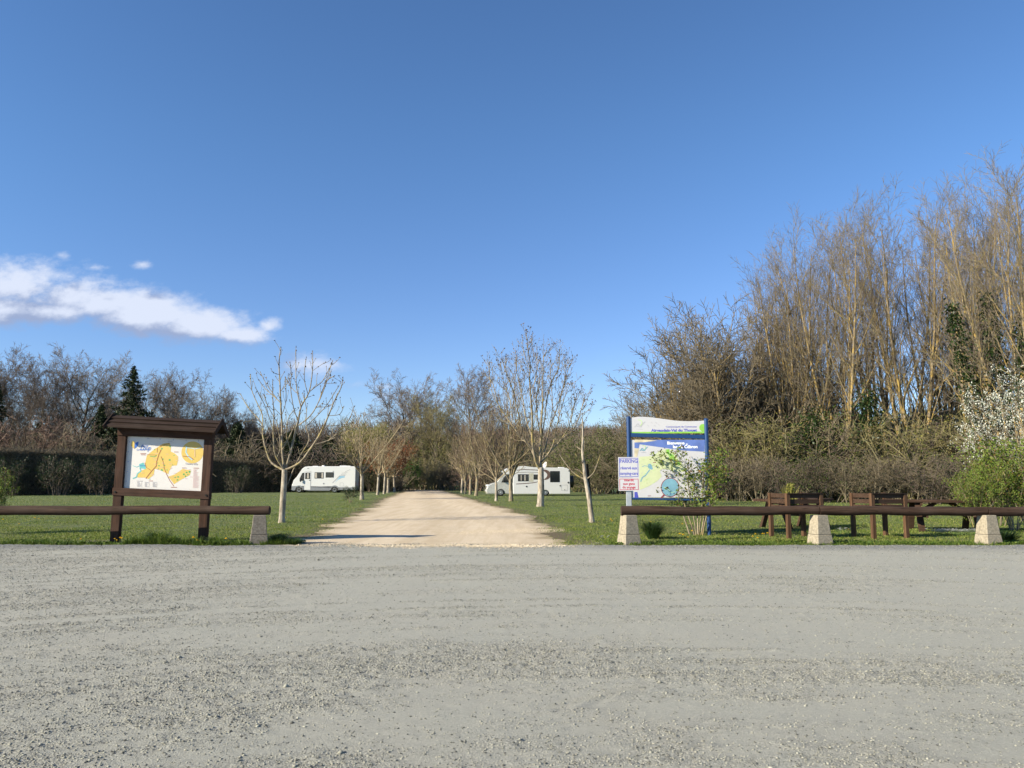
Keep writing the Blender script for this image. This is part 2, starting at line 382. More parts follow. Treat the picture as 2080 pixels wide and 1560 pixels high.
# ------------------------------------------------------------------ ground
def grid(name, X, Y, Z, mats, mi=0, attrs=None, smooth=True, kind='structure'):
    ny, nx = X.shape; V = np.stack([X, Y, Z], -1).reshape(-1, 3); i = np.arange(nx - 1)[None] + np.arange(ny - 1)[:, None] * nx
    F = np.stack([i, i + 1, i + 1 + nx, i + nx], -1).reshape(-1, 4); me = npmesh(name, V, [F], mats, [mi], smooth)
    for k, a in (attrs or {}).items():
        at_ = me.attributes.new(k, 'FLOAT', 'POINT'); at_.data.foreach_set('value', a.ravel().astype(np.float32))
    o = link(name, me); o['kind'] = kind; return o
def sstep(a, b, x): t = np.clip((x - a) / (b - a), 0, 1); return t * t * (3 - 2 * t)
def loose(x, y):
    r = np.hypot(x - 2, y + 6); th = np.arctan2(x - 2, y + 6)
    v = .5 * vnoise2(r * 1.5, th * 5, 1) + .75 * vnoise2(r * 4.6, th * 6, 2) + .6 * vnoise2(r * 11, th * 13, 8) + .8 * vnoise2(x * .45, y * .6, 3) + .45 * vnoise2(x * 2.3, y * 2.9, 4) + .4 * vnoise2(x * 6.3, y * 7.1, 6)
    v = v - .03 * np.clip(x, -8, 8) + .12 * np.clip((9 - y) / 6, -.6, 1)
    v = v + .9 * sstep(-1.5, -.1, y - edge_y(x)) * (1 - .6 * (sstep(-5, -3, x) * sstep(3.5, 1, x)))
    for k_, (rk, wk, a0, a1) in enumerate(((15.7, .10, -.7, .25), (16.45, .12, -.7, .3), (18.6, .09, -.6, .5), (20.3, .08, -.5, .6), (13.1, .08, -.5, .1), (12.2, .10, -.2, .45))):
        v = v + (.75 + 1.2 * vnoise2(x * 2, y * 2, 90 + k_)) * np.exp(-((r + .25 * np.sin(th * 3 + k_) - rk) / wk) ** 2) * sstep(a0, a0 + .1, th) * sstep(a1, a1 - .1, th)
    for k_, (rk, wk, a0, a1) in enumerate(((16.07, .2, -.7, .25), (14.2, .3, -.4, .5), (19.5, .4, -.6, .4), (21.5, .35, -.4, .6), (22.6, .25, -.5, .5))):
        v = v - .45 * np.exp(-((r + .25 * np.sin(th * 3 + k_) - rk) / wk) ** 2) * sstep(a0, a0 + .1, th) * sstep(a1, a1 - .1, th)
    return .12 + .88 * sstep(-.42, .8, v + .03)
def gravel_h(x, y):
    l = loose(x, y)
    h = (.013 * vnoise2(x * 14, y * 14, 11) + .013 * vnoise2(x * 27 + 3, y * 25, 12) + .008 * vnoise2(x * 45, y * 45, 15)) * (.22 + .9 * l)
    h = h + .012 * vnoise2(x * 1.1, y * 1.3, 13) + .01 * (l - .5)
    # tyre tread prints
    for (ax, ay, bx, by) in ((.2, 5.4, 1.1, 6.1), (-4.2, 11.5, -2.6, 13.5), (-.9, 6.2, .1, 7.6)):
        dx, dy = bx - ax, by - ay; L = math.hypot(dx, dy); dx /= L; dy /= L; s = (x - ax) * dx + (y - ay) * dy; q = -(x - ax) * dy + (y - ay) * dx
        m = sstep(0, .15, s) * sstep(L, L - .15, s) * sstep(.12, .09, np.abs(q)); h = h * (1 - .6 * m) + m * .007 * np.sin((s + np.abs(q) * .6) * 125)
    return .03 + h
xs = np.concatenate([np.linspace(-70, -14, 30)[:-1], np.arange(-14, 14.001, .035), np.linspace(14, 70, 30)[1:]])
ya = [3.3];
while ya[-1] < 18.2: ya.append(ya[-1] + .018 + .0028 * (ya[-1] - 3.3))
ys = np.concatenate([np.linspace(-25, 3.3, 12)[:-1], np.array(ya)]); ys = (ys - ys[0]) / (ys[-1] - ys[0])
X = np.broadcast_to(xs[None], (len(ys), len(xs))); Y0 = -25 + ys[:, None] * (18.2 + 25); E_ = edge_y(xs)[None]
Y = np.where(Y0 > 10, 10 + (Y0 - 10) / 8.2 * (E_ - 10), Y0); Z = gravel_h(X, Y); Z[-1] = .0; LO = loose(X, Y)
EDG = sstep(-1.9, -.2, Y - E_ + .7 * vnoise2(X * .5, Y * 1.2, 81) + .4 * vnoise2(X * 2.2, Y * 3, 82)) * (1 - .9 * sstep(-5.6, -4, X) * sstep(2.4, .6, X))
g = NT('grey_gravel'); v = g.coord('World')
def attr(n, name): a = n.n.new('ShaderNodeAttribute'); a.attribute_name = name; return a.outputs['Fac']
lo_ = attr(g, 'loose'); n1 = g.noise(v, 55, 5, .72); n2 = g.noise(v, 1.1, 4, .6); vc = g.n.new('ShaderNodeTexVoronoi'); vc.inputs['Scale'].default_value = 75; g.link(v, vc.inputs[0])
sepc = g.n.new('ShaderNodeSeparateColor'); g.link(vc.outputs['Color'], sepc.inputs[0])
pb = g.ramp(sepc.outputs[0], [(0, (.07, .07, .065)), (.35, (.19, .19, .167)), (.8, (.30, .30, .258)), (1, (.42, .41, .36))])
dust = g.ramp(n1, [(.3, (.245, .245, .212)), (.7, (.335, .333, .29))])
c = g.mix(g.math('MULTIPLY', lo_, .75), dust, pb); c = g.mix(g.ramp(n2, [(.35, 0.), (.7, .35)]), c, (.31, .295, .25))
c = g.mix(g.math('MULTIPLY', attr(g, 'edge'), .8), c, (.14, .145, .15))
c = g.mix(g.math('MULTIPLY', attr(g, 'cream'), .9), c, g.ramp(n1, [(.3, (.40, .34, .25)), (.7, (.56, .47, .35))])); g.col(c).rough(.93); b1 = g.bump(g.noise(v, 95, 5, .85), .9, .009); vb = g.math('SUBTRACT', 1, vc.outputs['Distance'])
g.bump(g.math('MULTIPLY', vb, lo_), .8, .008, b1)
GRAVEL = g.m
grid('gravel_car_park', X, Y, Z, [GRAVEL], attrs={'loose': LO, 'edge': EDG, 'cream': sstep(-.75, .12, Y - E_ + 1.1 * vnoise2(X * 1.3, Y * 2.5, 83) + .7 * vnoise2(X * 5, Y * 9, 84)) * sstep(-5.8, -4.6, X) * sstep(1.7, .9, X)})

# lawn: one sheet to the horizon
g = NT('lawn'); v = g.coord('World'); bare = attr(g, 'bare')
a = g.noise(g.mapping(v, (1, 1.6, 1)), 9, 6, .75); b_ = g.noise(g.mapping(v, (.5, 1, 1)), .8, 5, .65); fine = g.noise(g.mapping(v, (1, 1, 1)), 42, 4, .8)
c = g.ramp(a, [(.3, (.045, .072, .012)), (.5, (.11, .15, .028)), (.68, (.205, .235, .064))]); c = g.mix(g.ramp(b_, [(.38, 0.), (.66, .75)]), c, (.16, .165, .066)); c = g.mix(g.ramp(g.noise(v, .33, 3), [(.45, 0.), (.62, .5)]), c, (.055, .115, .018))
c = g.mix(g.ramp(fine, [(.3, .8), (.55, 0.)]), c, (.035, .048, .012))
c = g.mix(bare, c, g.ramp(a, [(.3, (.06, .048, .022)), (.55, (.15, .11, .058)), (.75, (.24, .19, .115))]))
g.col(c).rough(.95); g.bump(g.math('ADD', a, fine), 1, .06)
xs = np.concatenate([np.array([-1500, -600, -250, -120, -70]), np.arange(-48, 48.01, .22), np.array([70, 120, 250, 600, 1500])])
ya = [17.2];
while ya[-1] < 130: ya.append(ya[-1] + .07 + .011 * (ya[-1] - 17.2))
ys = np.concatenate([[-300, 0, 12], ya, [200, 350, 600, 1500]]); X, Y = np.meshgrid(xs, ys)
nz = vnoise2(X * 1.6, Y * 1.2, 21) * 1.2 + vnoise2(X * 5, Y * 5, 22) * .7
dl = np.minimum(X - road_l(Y), road_r(Y) - X)           # positive on the road
BARE = sstep(-1.0, .15, dl + nz * .75) * .95; BARE = np.maximum(BARE, sstep(.75, .05, Y - edge_y(X) + nz * .4) * .8)
BARE = np.maximum(BARE, sstep(.9, .3, np.hypot((X + 9.6) * .5, Y - 19.6)) * .5)
Zg = np.where(Y < 16, -.02, 0.) + 0 * X + np.clip(-dl - 1, 0, 1) * .03 * vnoise2(X * .8, Y * .8, 31)
grid('grass_ground', X, Y, Zg, [g.m], attrs={'bare': BARE})

# the pale track
g = NT('pale_track'); v = g.coord('World')
a = g.noise(v, 30, 5, .75); b_ = g.noise(g.mapping(v, (2.2, .35, 1)), 1.1, 5, .6)
c = g.ramp(a, [(.3, (.33, .26, .18)), (.5, (.505, .415, .30)), (.72, (.62, .53, .40))]); c = g.mix(g.ramp(b_, [(.4, 0.), (.68, .45)]), c, (.55, .445, .315))
uu = attr(g, 'across'); wv = g.math('ABSOLUTE', g.math('SUBTRACT', g.math('ABSOLUTE', g.math('SUBTRACT', uu, .5)), .19)); c = g.mix(g.math('MULTIPLY', g.ramp(wv, [(.02, 1.), (.11, 0.)]), .35), c, (.62, .52, .38)); c = g.mix(g.math('MULTIPLY', g.ramp(g.math('ABSOLUTE', g.math('SUBTRACT', uu, .5)), [(.0, 1.), (.12, 0.)]), g.ramp(g.noise(v, 2.5, 5, .7), [(.4, 0.), (.65, .5)])), c, (.34, .275, .17)); rut = g.noise(g.mapping(v, (.6, 2.5, 1)), .9, 5, .7); c = g.mix(g.ramp(g.noise(g.mapping(v, (3.2, .22, 1)), 1.0, 4, .6), [(.42, 0.), (.6, .5)]), c, (.40, .31, .2)); c = g.mix(g.ramp(g.noise(v, 4.5, 6, .75), [(.55, 0.), (.7, .45)]), c, (.36, .28, .18)); c = g.mix(g.ramp(rut, [(.28, .6), (.45, 0.)]), c, (.33, .255, .16)); c = g.mix(g.math('MULTIPLY', attr(g, 'edge'), .75), c, (.22, .17, .09))
g.col(c).rough(.95); g.bump(g.math('ADD', a, g.math('MULTIPLY', rut, .6)), .8, .02)
ys = [18.0];
while ys[-1] < 128: ys.append(ys[-1] + .06 + .006 * (ys[-1] - 18))
ys = np.array(ys); u = np.linspace(0, 1, 40)
l = road_l(ys) + .55 * vnoise(ys * .6, 41) + .45 * vnoise(ys * 1.7, 42) + .2 * vnoise(ys * 5, 43) - .1; r_ = road_r(ys) + .5 * vnoise(ys * .5, 44) + .45 * vnoise(ys * 1.9, 45) + .2 * vnoise(ys * 5, 46) + .1
near = sstep(22, 18, ys); l = l - .5 * near; r_ = r_ + .25 * near
X = l[:, None] * (1 - u) + r_[:, None] * u; Y = np.broadcast_to(ys[:, None], X.shape)
ed = np.minimum(X - l[:, None], r_[:, None] - X); EG = sstep(.45, .0, ed + .5 * vnoise2(X * 3, Y * 2, 47) - .1)
grid('dirt_track', X, Y, .007 + .004 * sstep(0, .5, ed) + 0 * X, [g.m], attrs={'edge': EG, 'across': np.broadcast_to(u[None] + .03 * vnoise(ys * .3, 48)[:, None], X.shape)})

# ------------------------------------------------------------------ loose stones
def stones(name, P, S, mats, mi, label, cat):
    rg = np.random.default_rng(5); n = len(P)
    base = np.array([[0, 0, .75], [1, 0, 0], [.25, .95, .1], [-.85, .55, 0], [-.8, -.6, .08], [.35, -.9, 0], [0, 0, -.6]])
    q = rg.random(n) * 6.28; c, s = np.cos(q), np.sin(q); B = base[None] * (1 + rg.uniform(-.35, .35, (n, 7, 3))) * np.stack([S, S * rg.uniform(.55, 1, n), S * rg.uniform(.5, 1.0, n)], -1)[:, None]
    x = B[..., 0] * c[:, None] - B[..., 1] * s[:, None]; y = B[..., 0] * s[:, None] + B[..., 1] * c[:, None]
    V = np.stack([x, y, B[..., 2]], -1) + P[:, None]
    f = np.array([[0, 1 + i, 1 + (i + 1) % 5] for i in range(5)] + [[6, 1 + (i + 1) % 5, 1 + i] for i in range(5)])
    F = (f[None] + (np.arange(n) * 7)[:, None, None]).reshape(-1, 3); me = npmesh(name, V, [F], mats, [np.repeat(mi, 10)]); o = link(name, me)
    return tagp(o, label, cat, kind='stuff')
def stm(name, lo, hi):
    n = NT(name); gg = n.n.new('ShaderNodeNewGeometry'); n.col(n.ramp(gg.outputs['Random Per Island'], [(0, lo), (1, hi)])).rough(.9); return n.m
SM = [stm('dark_stone', (.05, .05, .045), (.18, .18, .155)), stm('grey_stone', (.21, .205, .17), (.33, .325, .27)), stm('pale_stone', (.45, .41, .34), (.62, .58, .5)), stm('cream_stone', (.42, .34, .24), (.62, .53, .40))]
rg = np.random.default_rng(77)
N = 400000; yy_ = 3.4 * (18.3 / 3.4) ** (rg.random(N) ** .85); xx_ = (rg.random(N) - .5) * 2 * (.70 * yy_ + .6)
k = rg.random(N) < (.5 * loose(xx_, yy_) ** 1.1) ; xx_, yy_ = xx_[k], yy_[k]; k = yy_ < edge_y(xx_) - .02; xx_, yy_ = xx_[k], yy_[k]; n = len(xx_)
S = .0028 + .007 * rg.random(n) ** 3 + .0004 * yy_; big = rg.random(n) < .0025; S[big] *= rg.uniform(1.6, 2.6, big.sum())
mi = np.where(rg.random(n) < .38, 0, 1); mi[rg.random(n) < .0012] = 2
stones('loose_gravel', np.stack([xx_, yy_, gravel_h(xx_, yy_) + S * .1], -1), S, SM[:3], mi, 'loose grey gravel chippings scattered over the dusty car park', 'gravel')
n = 10000; x = rg.uniform(-4.9, 1.75, n); d = np.abs(rg.normal(0, .38, n)); y = edge_y(x) - .12 + (.3 + .25 * vnoise(x * 1.3, 55)) * rg.normal(0, 1, n) * (.3 + .9 * rg.random(n)) + .25 * vnoise(x * 2.1, 56) + .012 * (x + 1) ** 2 * 0
k = rg.random(n) < np.clip(.2 + .12 * (x + 4), .1, .8) * (1 - sstep(-.3, 1.75, x) * .9) * np.clip(.7 + 1.2 * vnoise(x * 1.9, 58), .15, 1); x, y = x[k], y[k]; n = len(x); S = rg.uniform(.009, .026, n)
zz = np.where(y < edge_y(x), gravel_h(x, y), .012)
x2 = rg.uniform(-1.5, 1.6, 1500); y2 = 23.6 + .4 * (x2) + rg.normal(0, .5, 1500)
P = np.concatenate([np.stack([x, y, zz + S * .2], -1), np.stack([x2, y2, .012 + 0 * x2], -1)]); S = np.concatenate([S, rg.uniform(.007, .018, 1500)])
x4 = rg.uniform(-5.2, 2.2, 7000); y4 = edge_y(x4) + np.abs(rg.normal(0, .35, 7000)) * (1 + vnoise(x4 * 1.7, 57)); S4 = rg.uniform(.005, .016, 7000); stones('grey_chippings', np.stack([x4, y4, .013 + 0 * x4], -1), S4, SM[:2], np.where(rg.random(7000) < .5, 0, 1), 'grey chippings carried onto the start of the pale track', 'gravel')
stones('cream_stones', P, S, [SM[3]], np.zeros(len(S), int), 'cream limestone chips strewn where the pale track meets the grey car park', 'gravel')

# ------------------------------------------------------------------ grass
GM = leafm('grass_blade', [(.05, .085, .012), (.10, .155, .02), (.16, .215, .03), (.23, .255, .06), (.31, .28, .11)], .3, .6)
GV = leafm('verge_blade', [(.03, .06, .01), (.06, .11, .018), (.10, .16, .022), (.16, .2, .04)], .3, .5)
def blades(rg, x, y, z, h, wd, lean=.5):
    n = len(x); q = rg.random(n) * 6.28; lx = rg.normal(0, lean, n) * h; ly = rg.normal(0, lean, n) * h; cx_, sx_ = np.cos(q) * wd, np.sin(q) * wd
    V = np.stack([np.stack([x - cx_, y - sx_, z], -1), np.stack([x + cx_, y + sx_, z], -1), np.stack([x + lx * .35 + cx_ * .8, y + ly * .35 + sx_ * .8, z + h * .55], -1), np.stack([x + lx, y + ly, z + h * (1 - .3 * np.minimum(1, (lx ** 2 + ly ** 2) / h ** 2))], -1), np.stack([x + lx * .35 - cx_ * .8, y + ly * .35 - sx_ * .8, z + h * .55], -1)], 1).reshape(-1, 3)
    i = np.arange(n)[:, None] * 5
    return V, np.concatenate([i + np.array([[0, 1, 2, 4]])]), np.concatenate([i + np.array([[4, 2, 3]])])
N = 420000; ya = 1 / (1 / 18.2 - rg.random(N) * (1 / 18.2 - 1 / 75)); xa = (rg.random(N) - .5) * 2 * (.68 * ya + 1)
dl = np.minimum(xa - road_l(ya), road_r(ya) - xa); k = (ya > edge_y(xa)) & (dl + 1.2 * (vnoise2(xa * 1.6, ya * 1.2, 21) * 1.2 + vnoise2(xa * 5, ya * 5, 22) * .7) * .75 < rg.uniform(-.9, .15, N)); xa, ya = xa[k], ya[k]
patch = vnoise2(xa * .7, ya * .9, 61) + vnoise2(xa * 2.5, ya * 2.5, 62); vd = ya - edge_y(xa); h = .022 + .03 * rg.random(len(xa)) * (1 + patch) + .02 * sstep(1.0, .2, vd); h = np.maximum(h, .015)
k = rg.random(len(xa)) < np.clip(.65 + .5 * patch, .12, 1); xa, ya, h = xa[k], ya[k], h[k]
V, F1, F2 = blades(rg, xa, ya, 0 * xa, h, .0022 + .00017 * ya)
tagp(link('lawn_grass', npmesh('lawn_grass', V, [F1, F2], [GM], [0, 0])), 'short mown spring grass of the lawn on both sides of the track', 'grass', kind='stuff')
def verge(n, cx0, cx1, y0, y1, h0, h1):
    x = rg.uniform(cx0, cx1, n); y = edge_y(x) + y0 + (y1 - y0) * rg.random(n) ** 1.4; return x, y, rg.uniform(h0, h1, n)
parts = [verge(9000, -14, -5.3, .0, .6, .03, .10), verge(14000, 2.2, 14, .0, .9, .03, .10), verge(3200, -9.0, -7.2, .05, .45, .10, .28), verge(1800, -7.0, -6.0, .05, .35, .06, .2), verge(2000, -12.5, -10, .05, .5, .08, .2), verge(1500, -5.8, -5.0, .1, .6, .08, .2), verge(4500, 3, 14, .1, .8, .06, .16)]
xa, ya, h = (np.concatenate(k) for k in zip(*parts)); cl = vnoise2(xa * 3.1, ya * 3.1, 71) + vnoise2(xa * 9, ya * 9, 72) * .6; k = rg.random(len(xa)) < np.clip(.5 + cl * 1.3, .05, 1); xa, ya, h = xa[k], ya[k], h[k]
V, F1, F2 = blades(rg, xa, ya, 0 * xa, h, np.full(len(xa), .006), .55)
n = 26000; x = np.concatenate([rg.uniform(-14, -5, n // 2), rg.uniform(2.3, 14, n // 2)]); y = edge_y(x) + .08 + .9 * rg.random(n) ** 1.5; cl = vnoise2(x * 2.2, y * 2.2, 73) + .5 * vnoise2(x * 7, y * 7, 74); k = cl > .08; x, y = x[k], y[k]
LV, LF = leaves(rg, np.stack([x, y, .015 + .07 * rg.random(len(x)) ** 1.5], -1), .05, .5, .6)
nv = len(V); tagp(link('verge_grass', npmesh('verge_grass', np.concatenate([V, LV]), [F1, F2, LF + nv], [GV], [0, 0, 0])), 'longer grass and leafy weeds along the edge of the gravel', 'grass', kind='stuff')
# pale dead stubble on the verge edge
n = 9000; x = np.concatenate([rg.uniform(-14, -5, n // 2), rg.uniform(1.6, 14, n // 2)]); y = edge_y(x) - .02 + .25 * rg.random(n); V, F1, F2 = blades(rg, x, y, 0 * x, rg.uniform(.01, .05, n), np.full(n, .005), 1.2)
tagp(link('dry_grass', npmesh('dry_grass', V, [F1, F2], [leafm('dry_blade', [(.16, .13, .05), (.26, .22, .10), (.33, .29, .16)], .1)], [0, 0])), 'dry straw coloured stubble at the gravel edge', 'grass', kind='stuff')
# ------------------------------------------------------------------ flowers
YEL = plain('dandelion_yellow', (.85, .55, .01), .7); STEM = plain('flower_stem', (.08, .14, .03), .7); WHT = plain('daisy_white', (.8, .8, .78), .7)
def dandelion_meshes():
    a = MB(STEM); a.cyl((0, 0, 0), (.012, 0, .105), .004, .003, 6)
    for i in range(7):
        q = i * .9; c_, s_ = math.cos(q), math.sin(q); a.add([(0, 0, .005), (c_ * .05 - s_ * .012, s_ * .05 + c_ * .012, .02), (c_ * .11, s_ * .11, .012), (c_ * .05 + s_ * .012, s_ * .05 - c_ * .012, .02)], [(0, 1, 2, 3)])
    b = MB(YEL)
    for rr, zz, n_ in ((.028, .108, 14), (.02, .116, 11), (.011, .122, 7)):
        for i in range(n_):
            q = i * 6.283 / n_ + rr * 40; c_, s_ = math.cos(q), math.sin(q); b.add([(.012, 0, zz - .004), (.012 + c_ * rr * .6 - s_ * .005, s_ * rr * .6 + c_ * .005, zz + .004), (.012 + c_ * rr, s_ * rr, zz + .003), (.012 + c_ * rr * .6 + s_ * .005, s_ * rr * .6 - c_ * .005, zz + .004)], [(0, 1, 2, 3)])
    return a.mesh('flower_stem'), b.mesh('flower_head')
dm = dandelion_meshes(); random.seed(4)
FL = [([(222, 1106), (233, 1101), (242, 1100), (238, 1105)], 'yellow dandelion in the cluster at the foot of the left post of the map board'), ([(259, 1099)], 'lone yellow dandelion just right of the left post of the map board'),
      ([(385, 1108), (394, 1106), (391, 1103)], 'yellow dandelion in the small group left of the right post of the map board'), ([(457, 1105)], 'yellow dandelion in the grass between the map board and the end bollard'),
      ([(164, 1102)], 'single yellow dandelion far left of the map board'), ([(1382, 1093), (1388, 1096), (1397, 1097)], 'yellow dandelion below the leafy shrub, right of the dark grass tuft'), ([(1407, 1086)], 'yellow dandelion by the stems of the leafy shrub'),
      ([(1330, 1064), (1323, 1063)], 'yellow dandelion in the lawn behind the dark grass tuft'), ([(1240, 1061), (1244, 1062)], 'yellow dandelion in the lawn just left of the parking sign bollard'),
      ([(1385, 1070), (1393, 1069)], 'yellow dandelion on the lawn behind the leafy shrub'),
      ([(1531, 1097), (1536, 1092), (1539, 1100), (1552, 1089), (1558, 1091), (1550, 1092)], 'yellow dandelion in the bunch left of the first planter legs'), ([(1507, 1075)], 'yellow dandelion in the lawn left of the picnic table legs'), ([(1724, 1080)], 'yellow dandelion among daisies between the two planters'),
      ([(580, 1054)], 'yellow dandelion in the grass beside the pale trunk of the near left tree'), ([(656, 1058)], 'yellow dandelion on the lawn near the left edge of the track'), ([(733, 1030)], 'yellow dandelion at the left edge of the track farther up'),
      ([(70, 1056), (78, 1056)], 'yellow dandelion in the lawn under the left end of the rail'), ([(37, 1068), (6, 1060)], 'yellow dandelion on the lawn near the left edge of the picture')]
for pts, lab in FL:
    for (px, py) in pts:
        x, y = gp(px, py + 5); o = empty('dandelion', (x, max(y, edge_y(x) + .1), 0), random.random() * 6, label=lab, cat='flower', group='dandelions in the grass'); s = random.uniform(1.1, 1.7); o.scale = (s, s, s)
        link('flower_stem', dm[0], o); link('flower_head', dm[1], o)
def daisies(x0, x1, y0, y1, n, label):
    C_ = []; V = []; F = []; 
    x = rg.uniform(x0, x1, n); y = y0 + (y1 - y0) * (.5 + .25 * rg.normal(0, 1, n)); z = rg.uniform(.08, .16, n); q = np.arange(6) * 1.047
    ring = np.stack([np.cos(q), np.sin(q) * .9, .35 * np.sin(q) * -1 + .1], -1) * .034; Vv = np.concatenate([np.stack([x, y, z], -1)[:, None], np.stack([x, y, z], -1)[:, None] + ring[None]], 1).reshape(-1, 3)
    f = np.array([[0, 1 + i, 1 + (i + 1) % 6] for i in range(6)]); F = (f[None] + (np.arange(n) * 7)[:, None, None]).reshape(-1, 3)
    bv, b1, b2 = blades(rg, x, y, 0 * x, z, np.full(n, .003), .02); nv = len(Vv)
    tagp(link('daisy_patch', npmesh('daisy_patch', np.concatenate([Vv, bv]), [F, b1 + nv, b2 + nv], [WHT, STEM], [0, 1, 1])), label, 'flowers', kind='stuff')
xx, yy2 = gp(1890, 1086); x3, _ = gp(1985, 1086); daisies(xx, x3, yy2 - .5, yy2 + .3, 260, 'drift of white daisies left of the right-hand bollard')
xx, yy2 = gp(1703, 1084); x3, _ = gp(1728, 1084); daisies(xx, x3, yy2 - .2, yy2 + .3, 34, 'few white daisies between the two wooden planters')
xx, yy2 = gp(1218, 1101); x3, _ = gp(1243, 1101); daisies(xx, x3, yy2 - .02, yy2 + .12, 9, 'small row of white daisies left of the first right bollard')

# ------------------------------------------------------------------ barriers
STONE_L = plain('stone_grey', (.19, .165, .135), .95, var=.35, scale=22); STONE_R = plain('stone_cream', (.30, .26, .195), .95, var=.28, scale=22)
for m in (STONE_L, STONE_R):
    t = m.node_tree; b = t.nodes.new('ShaderNodeBump'); n_ = t.nodes.new('ShaderNodeTexNoise'); n_.inputs['Scale'].default_value = 60; n_.inputs['Detail'].default_value = 6; t.links.new(n_.outputs[0], b.inputs['Height']); b.inputs['Distance'].default_value = .012; b.inputs['Strength'].default_value = .9
    pb_ = [k for k in t.nodes if k.type == 'BSDF_PRINCIPLED'][0]; t.links.new(b.outputs[0], pb_.inputs['Normal'])
    mp = t.nodes.new('ShaderNodeTexNoise'); mp.inputs['Scale'].default_value = 7; mp.inputs['Detail'].default_value = 5; rp = t.nodes.new('ShaderNodeValToRGB'); rp.color_ramp.elements[0].position = .52; rp.color_ramp.elements[1].position = .85
    mixn = t.nodes.new('ShaderNodeMix'); mixn.data_type = 'RGBA'; t.links.new(mp.outputs[0], rp.inputs[0]); t.links.new(rp.outputs[0], mixn.inputs[0]); src = pb_.inputs['Base Color'].links[0].from_socket; t.links.new(src, mixn.inputs[6]); mixn.inputs[7].default_value = (.17, .145, .105, 1); t.links.new(mixn.outputs[2], pb_.inputs['Base Color'])
RAILM = wood('rail_wood', (.032, .019, .013), (.066, .040, .028), 'X'); 
def bollard(x, y, rz, mat, label, b=.205, t=.14, h=.70):
    e = empty('stone_bollard', (x, y, 0), rz, label=label, cat='bollard', group='stone bollards carrying the wooden rails')
    hs = h * .36; ms = b + (t - b) * .36
    def fr(z0, z1, a, c):
        m = MB(mat); vs = []; N_ = 4
        for i in range(N_ + 1):
            f = i / N_; s = a + (c - a) * f; vs += [(-s, -s, z0 + (z1 - z0) * f), (s, -s, z0 + (z1 - z0) * f), (s, s, z0 + (z1 - z0) * f), (-s, s, z0 + (z1 - z0) * f)]
        fs = [(3, 2, 1, 0), tuple(range(4 * N_, 4 * N_ + 4))]
        for i in range(N_):
            for j in range(4): fs.append((4 * i + j, 4 * i + (j + 1) % 4, 4 * i + 4 + (j + 1) % 4, 4 * i + 4 + j))
        return m.add(vs, fs)
    fr(-.08, hs, b + .02, ms + .006).build('base_block', e, bev=.012, seg=2); fr(hs + .004, h, ms, t).build('top_block', e, bev=.012, seg=2); return e
BY = 18.75
def bx(px): return at(px, 1060, BY)[0]
bollard(bx(527), BY, R(18), STONE_L, 'weathered grey-brown stone bollard under the right end of the left rail')
bollard(-13.6, BY, R(4), STONE_L, 'grey stone bollard out at the left end of the left rail')
bollard(bx(1277), BY, R(21), STONE_R, 'cream stone bollard below the parking sign at the left end of the right rail')
bollard(bx(1664), BY, R(16), STONE_R, 'cream stone bollard in front of the first wooden planter')
bollard(bx(2005), BY, R(12), STONE_R, 'cream stone bollard beside the daisies, nearest the right edge')
bollard(bx(2005) + 4.2, BY, R(3), STONE_R, 'cream stone bollard out beyond the right end of the rail')
def rail(x0, x1, label, r=.105, z=.805, sag=0):
    me = MB(RAILM); n = 60; k = 20; vs = []; rr = random.Random(int(x0 * 10))
    for i in range(n + 1):
        f = i / n; a = r * (1 - .10 * f + .05) * (1 + .04 * math.sin(f * 9 + x0) + rr.uniform(-.012, .012)); zc = z + .010 * math.sin(f * 5 + x0) + .008 * math.sin(f * 17 + x0 * 2)
        for j in range(k):
            q = 6.2832 * j / k; vs.append((x0 + (x1 - x0) * f, BY + a * math.cos(q), zc + a * math.sin(q)))
    fs = [(i * k + j, (i + 1) * k + j, (i + 1) * k + (j + 1) % k, i * k + (j + 1) % k) for i in range(n) for j in range(k)]
    me.add(vs, fs, 0, True); me.add([vs[i] for i in range(k)], [tuple(range(k))]); me.add([vs[n * k + i] for i in range(k)], [tuple(range(k - 1, -1, -1))])
    tagp(me.build('wooden_rail'), label, 'rail', 'round timber barrier rails')
rail(-15, bx(547), 'long dark brown round timber rail passing in front of the map board')
rail(bx(1262), bx(1664) - .01, 'dark brown round timber rail in front of the blue welcome sign', z=.80)
rail(bx(1664) + .01, bx(2005) - .01, 'dark brown round timber rail in front of the wooden planters and picnic table', z=.795)
rail(bx(2005) + .01, bx(2005) + 5, 'dark brown round timber rail at the far right, in front of the green bushes', z=.79)

# ------------------------------------------------------------------ roofed map board
WD = wood('board_wood', (.036, .019, .013), (.072, .036, .024), 'Z'); WDX = wood('board_wood_flat', (.036, .019, .013), (.075, .038, .025), 'X'); RFM = wood('roof_wood', (.02, .012, .009), (.04, .023, .017), 'X')
PW = plain('print_white', (.58, .56, .54), .45, var=.02); PBL = plain('print_edge_blue', (.30, .33, .55), .45); POC = plain('print_ochre', (.57, .41, .10), .45, var=.04); PTE = plain('print_teal', (.12, .42, .42), .45)
PGR = plain('print_green', (.07, .30, .10), .45); PBR = plain('print_brown', (.30, .08, .04), .45); PGY = plain('print_grey', (.35, .33, .35), .45); PNB = plain('print_blue', (.03, .13, .48), .45); PPK = plain('print_pink', (.62, .40, .38), .45); DK = plain('bolt_dark', (.01, .01, .01), .5, metal=.5)
PLB = plain('print_pale_blue', (.36, .55, .66), .45)
BYD = 19.35; xl = at(229, 1000, BYD)[0]; xr = at(427, 1000, BYD)[0]; cx_ = (xl + xr) / 2; hw = (xr - xl) / 2 - .005
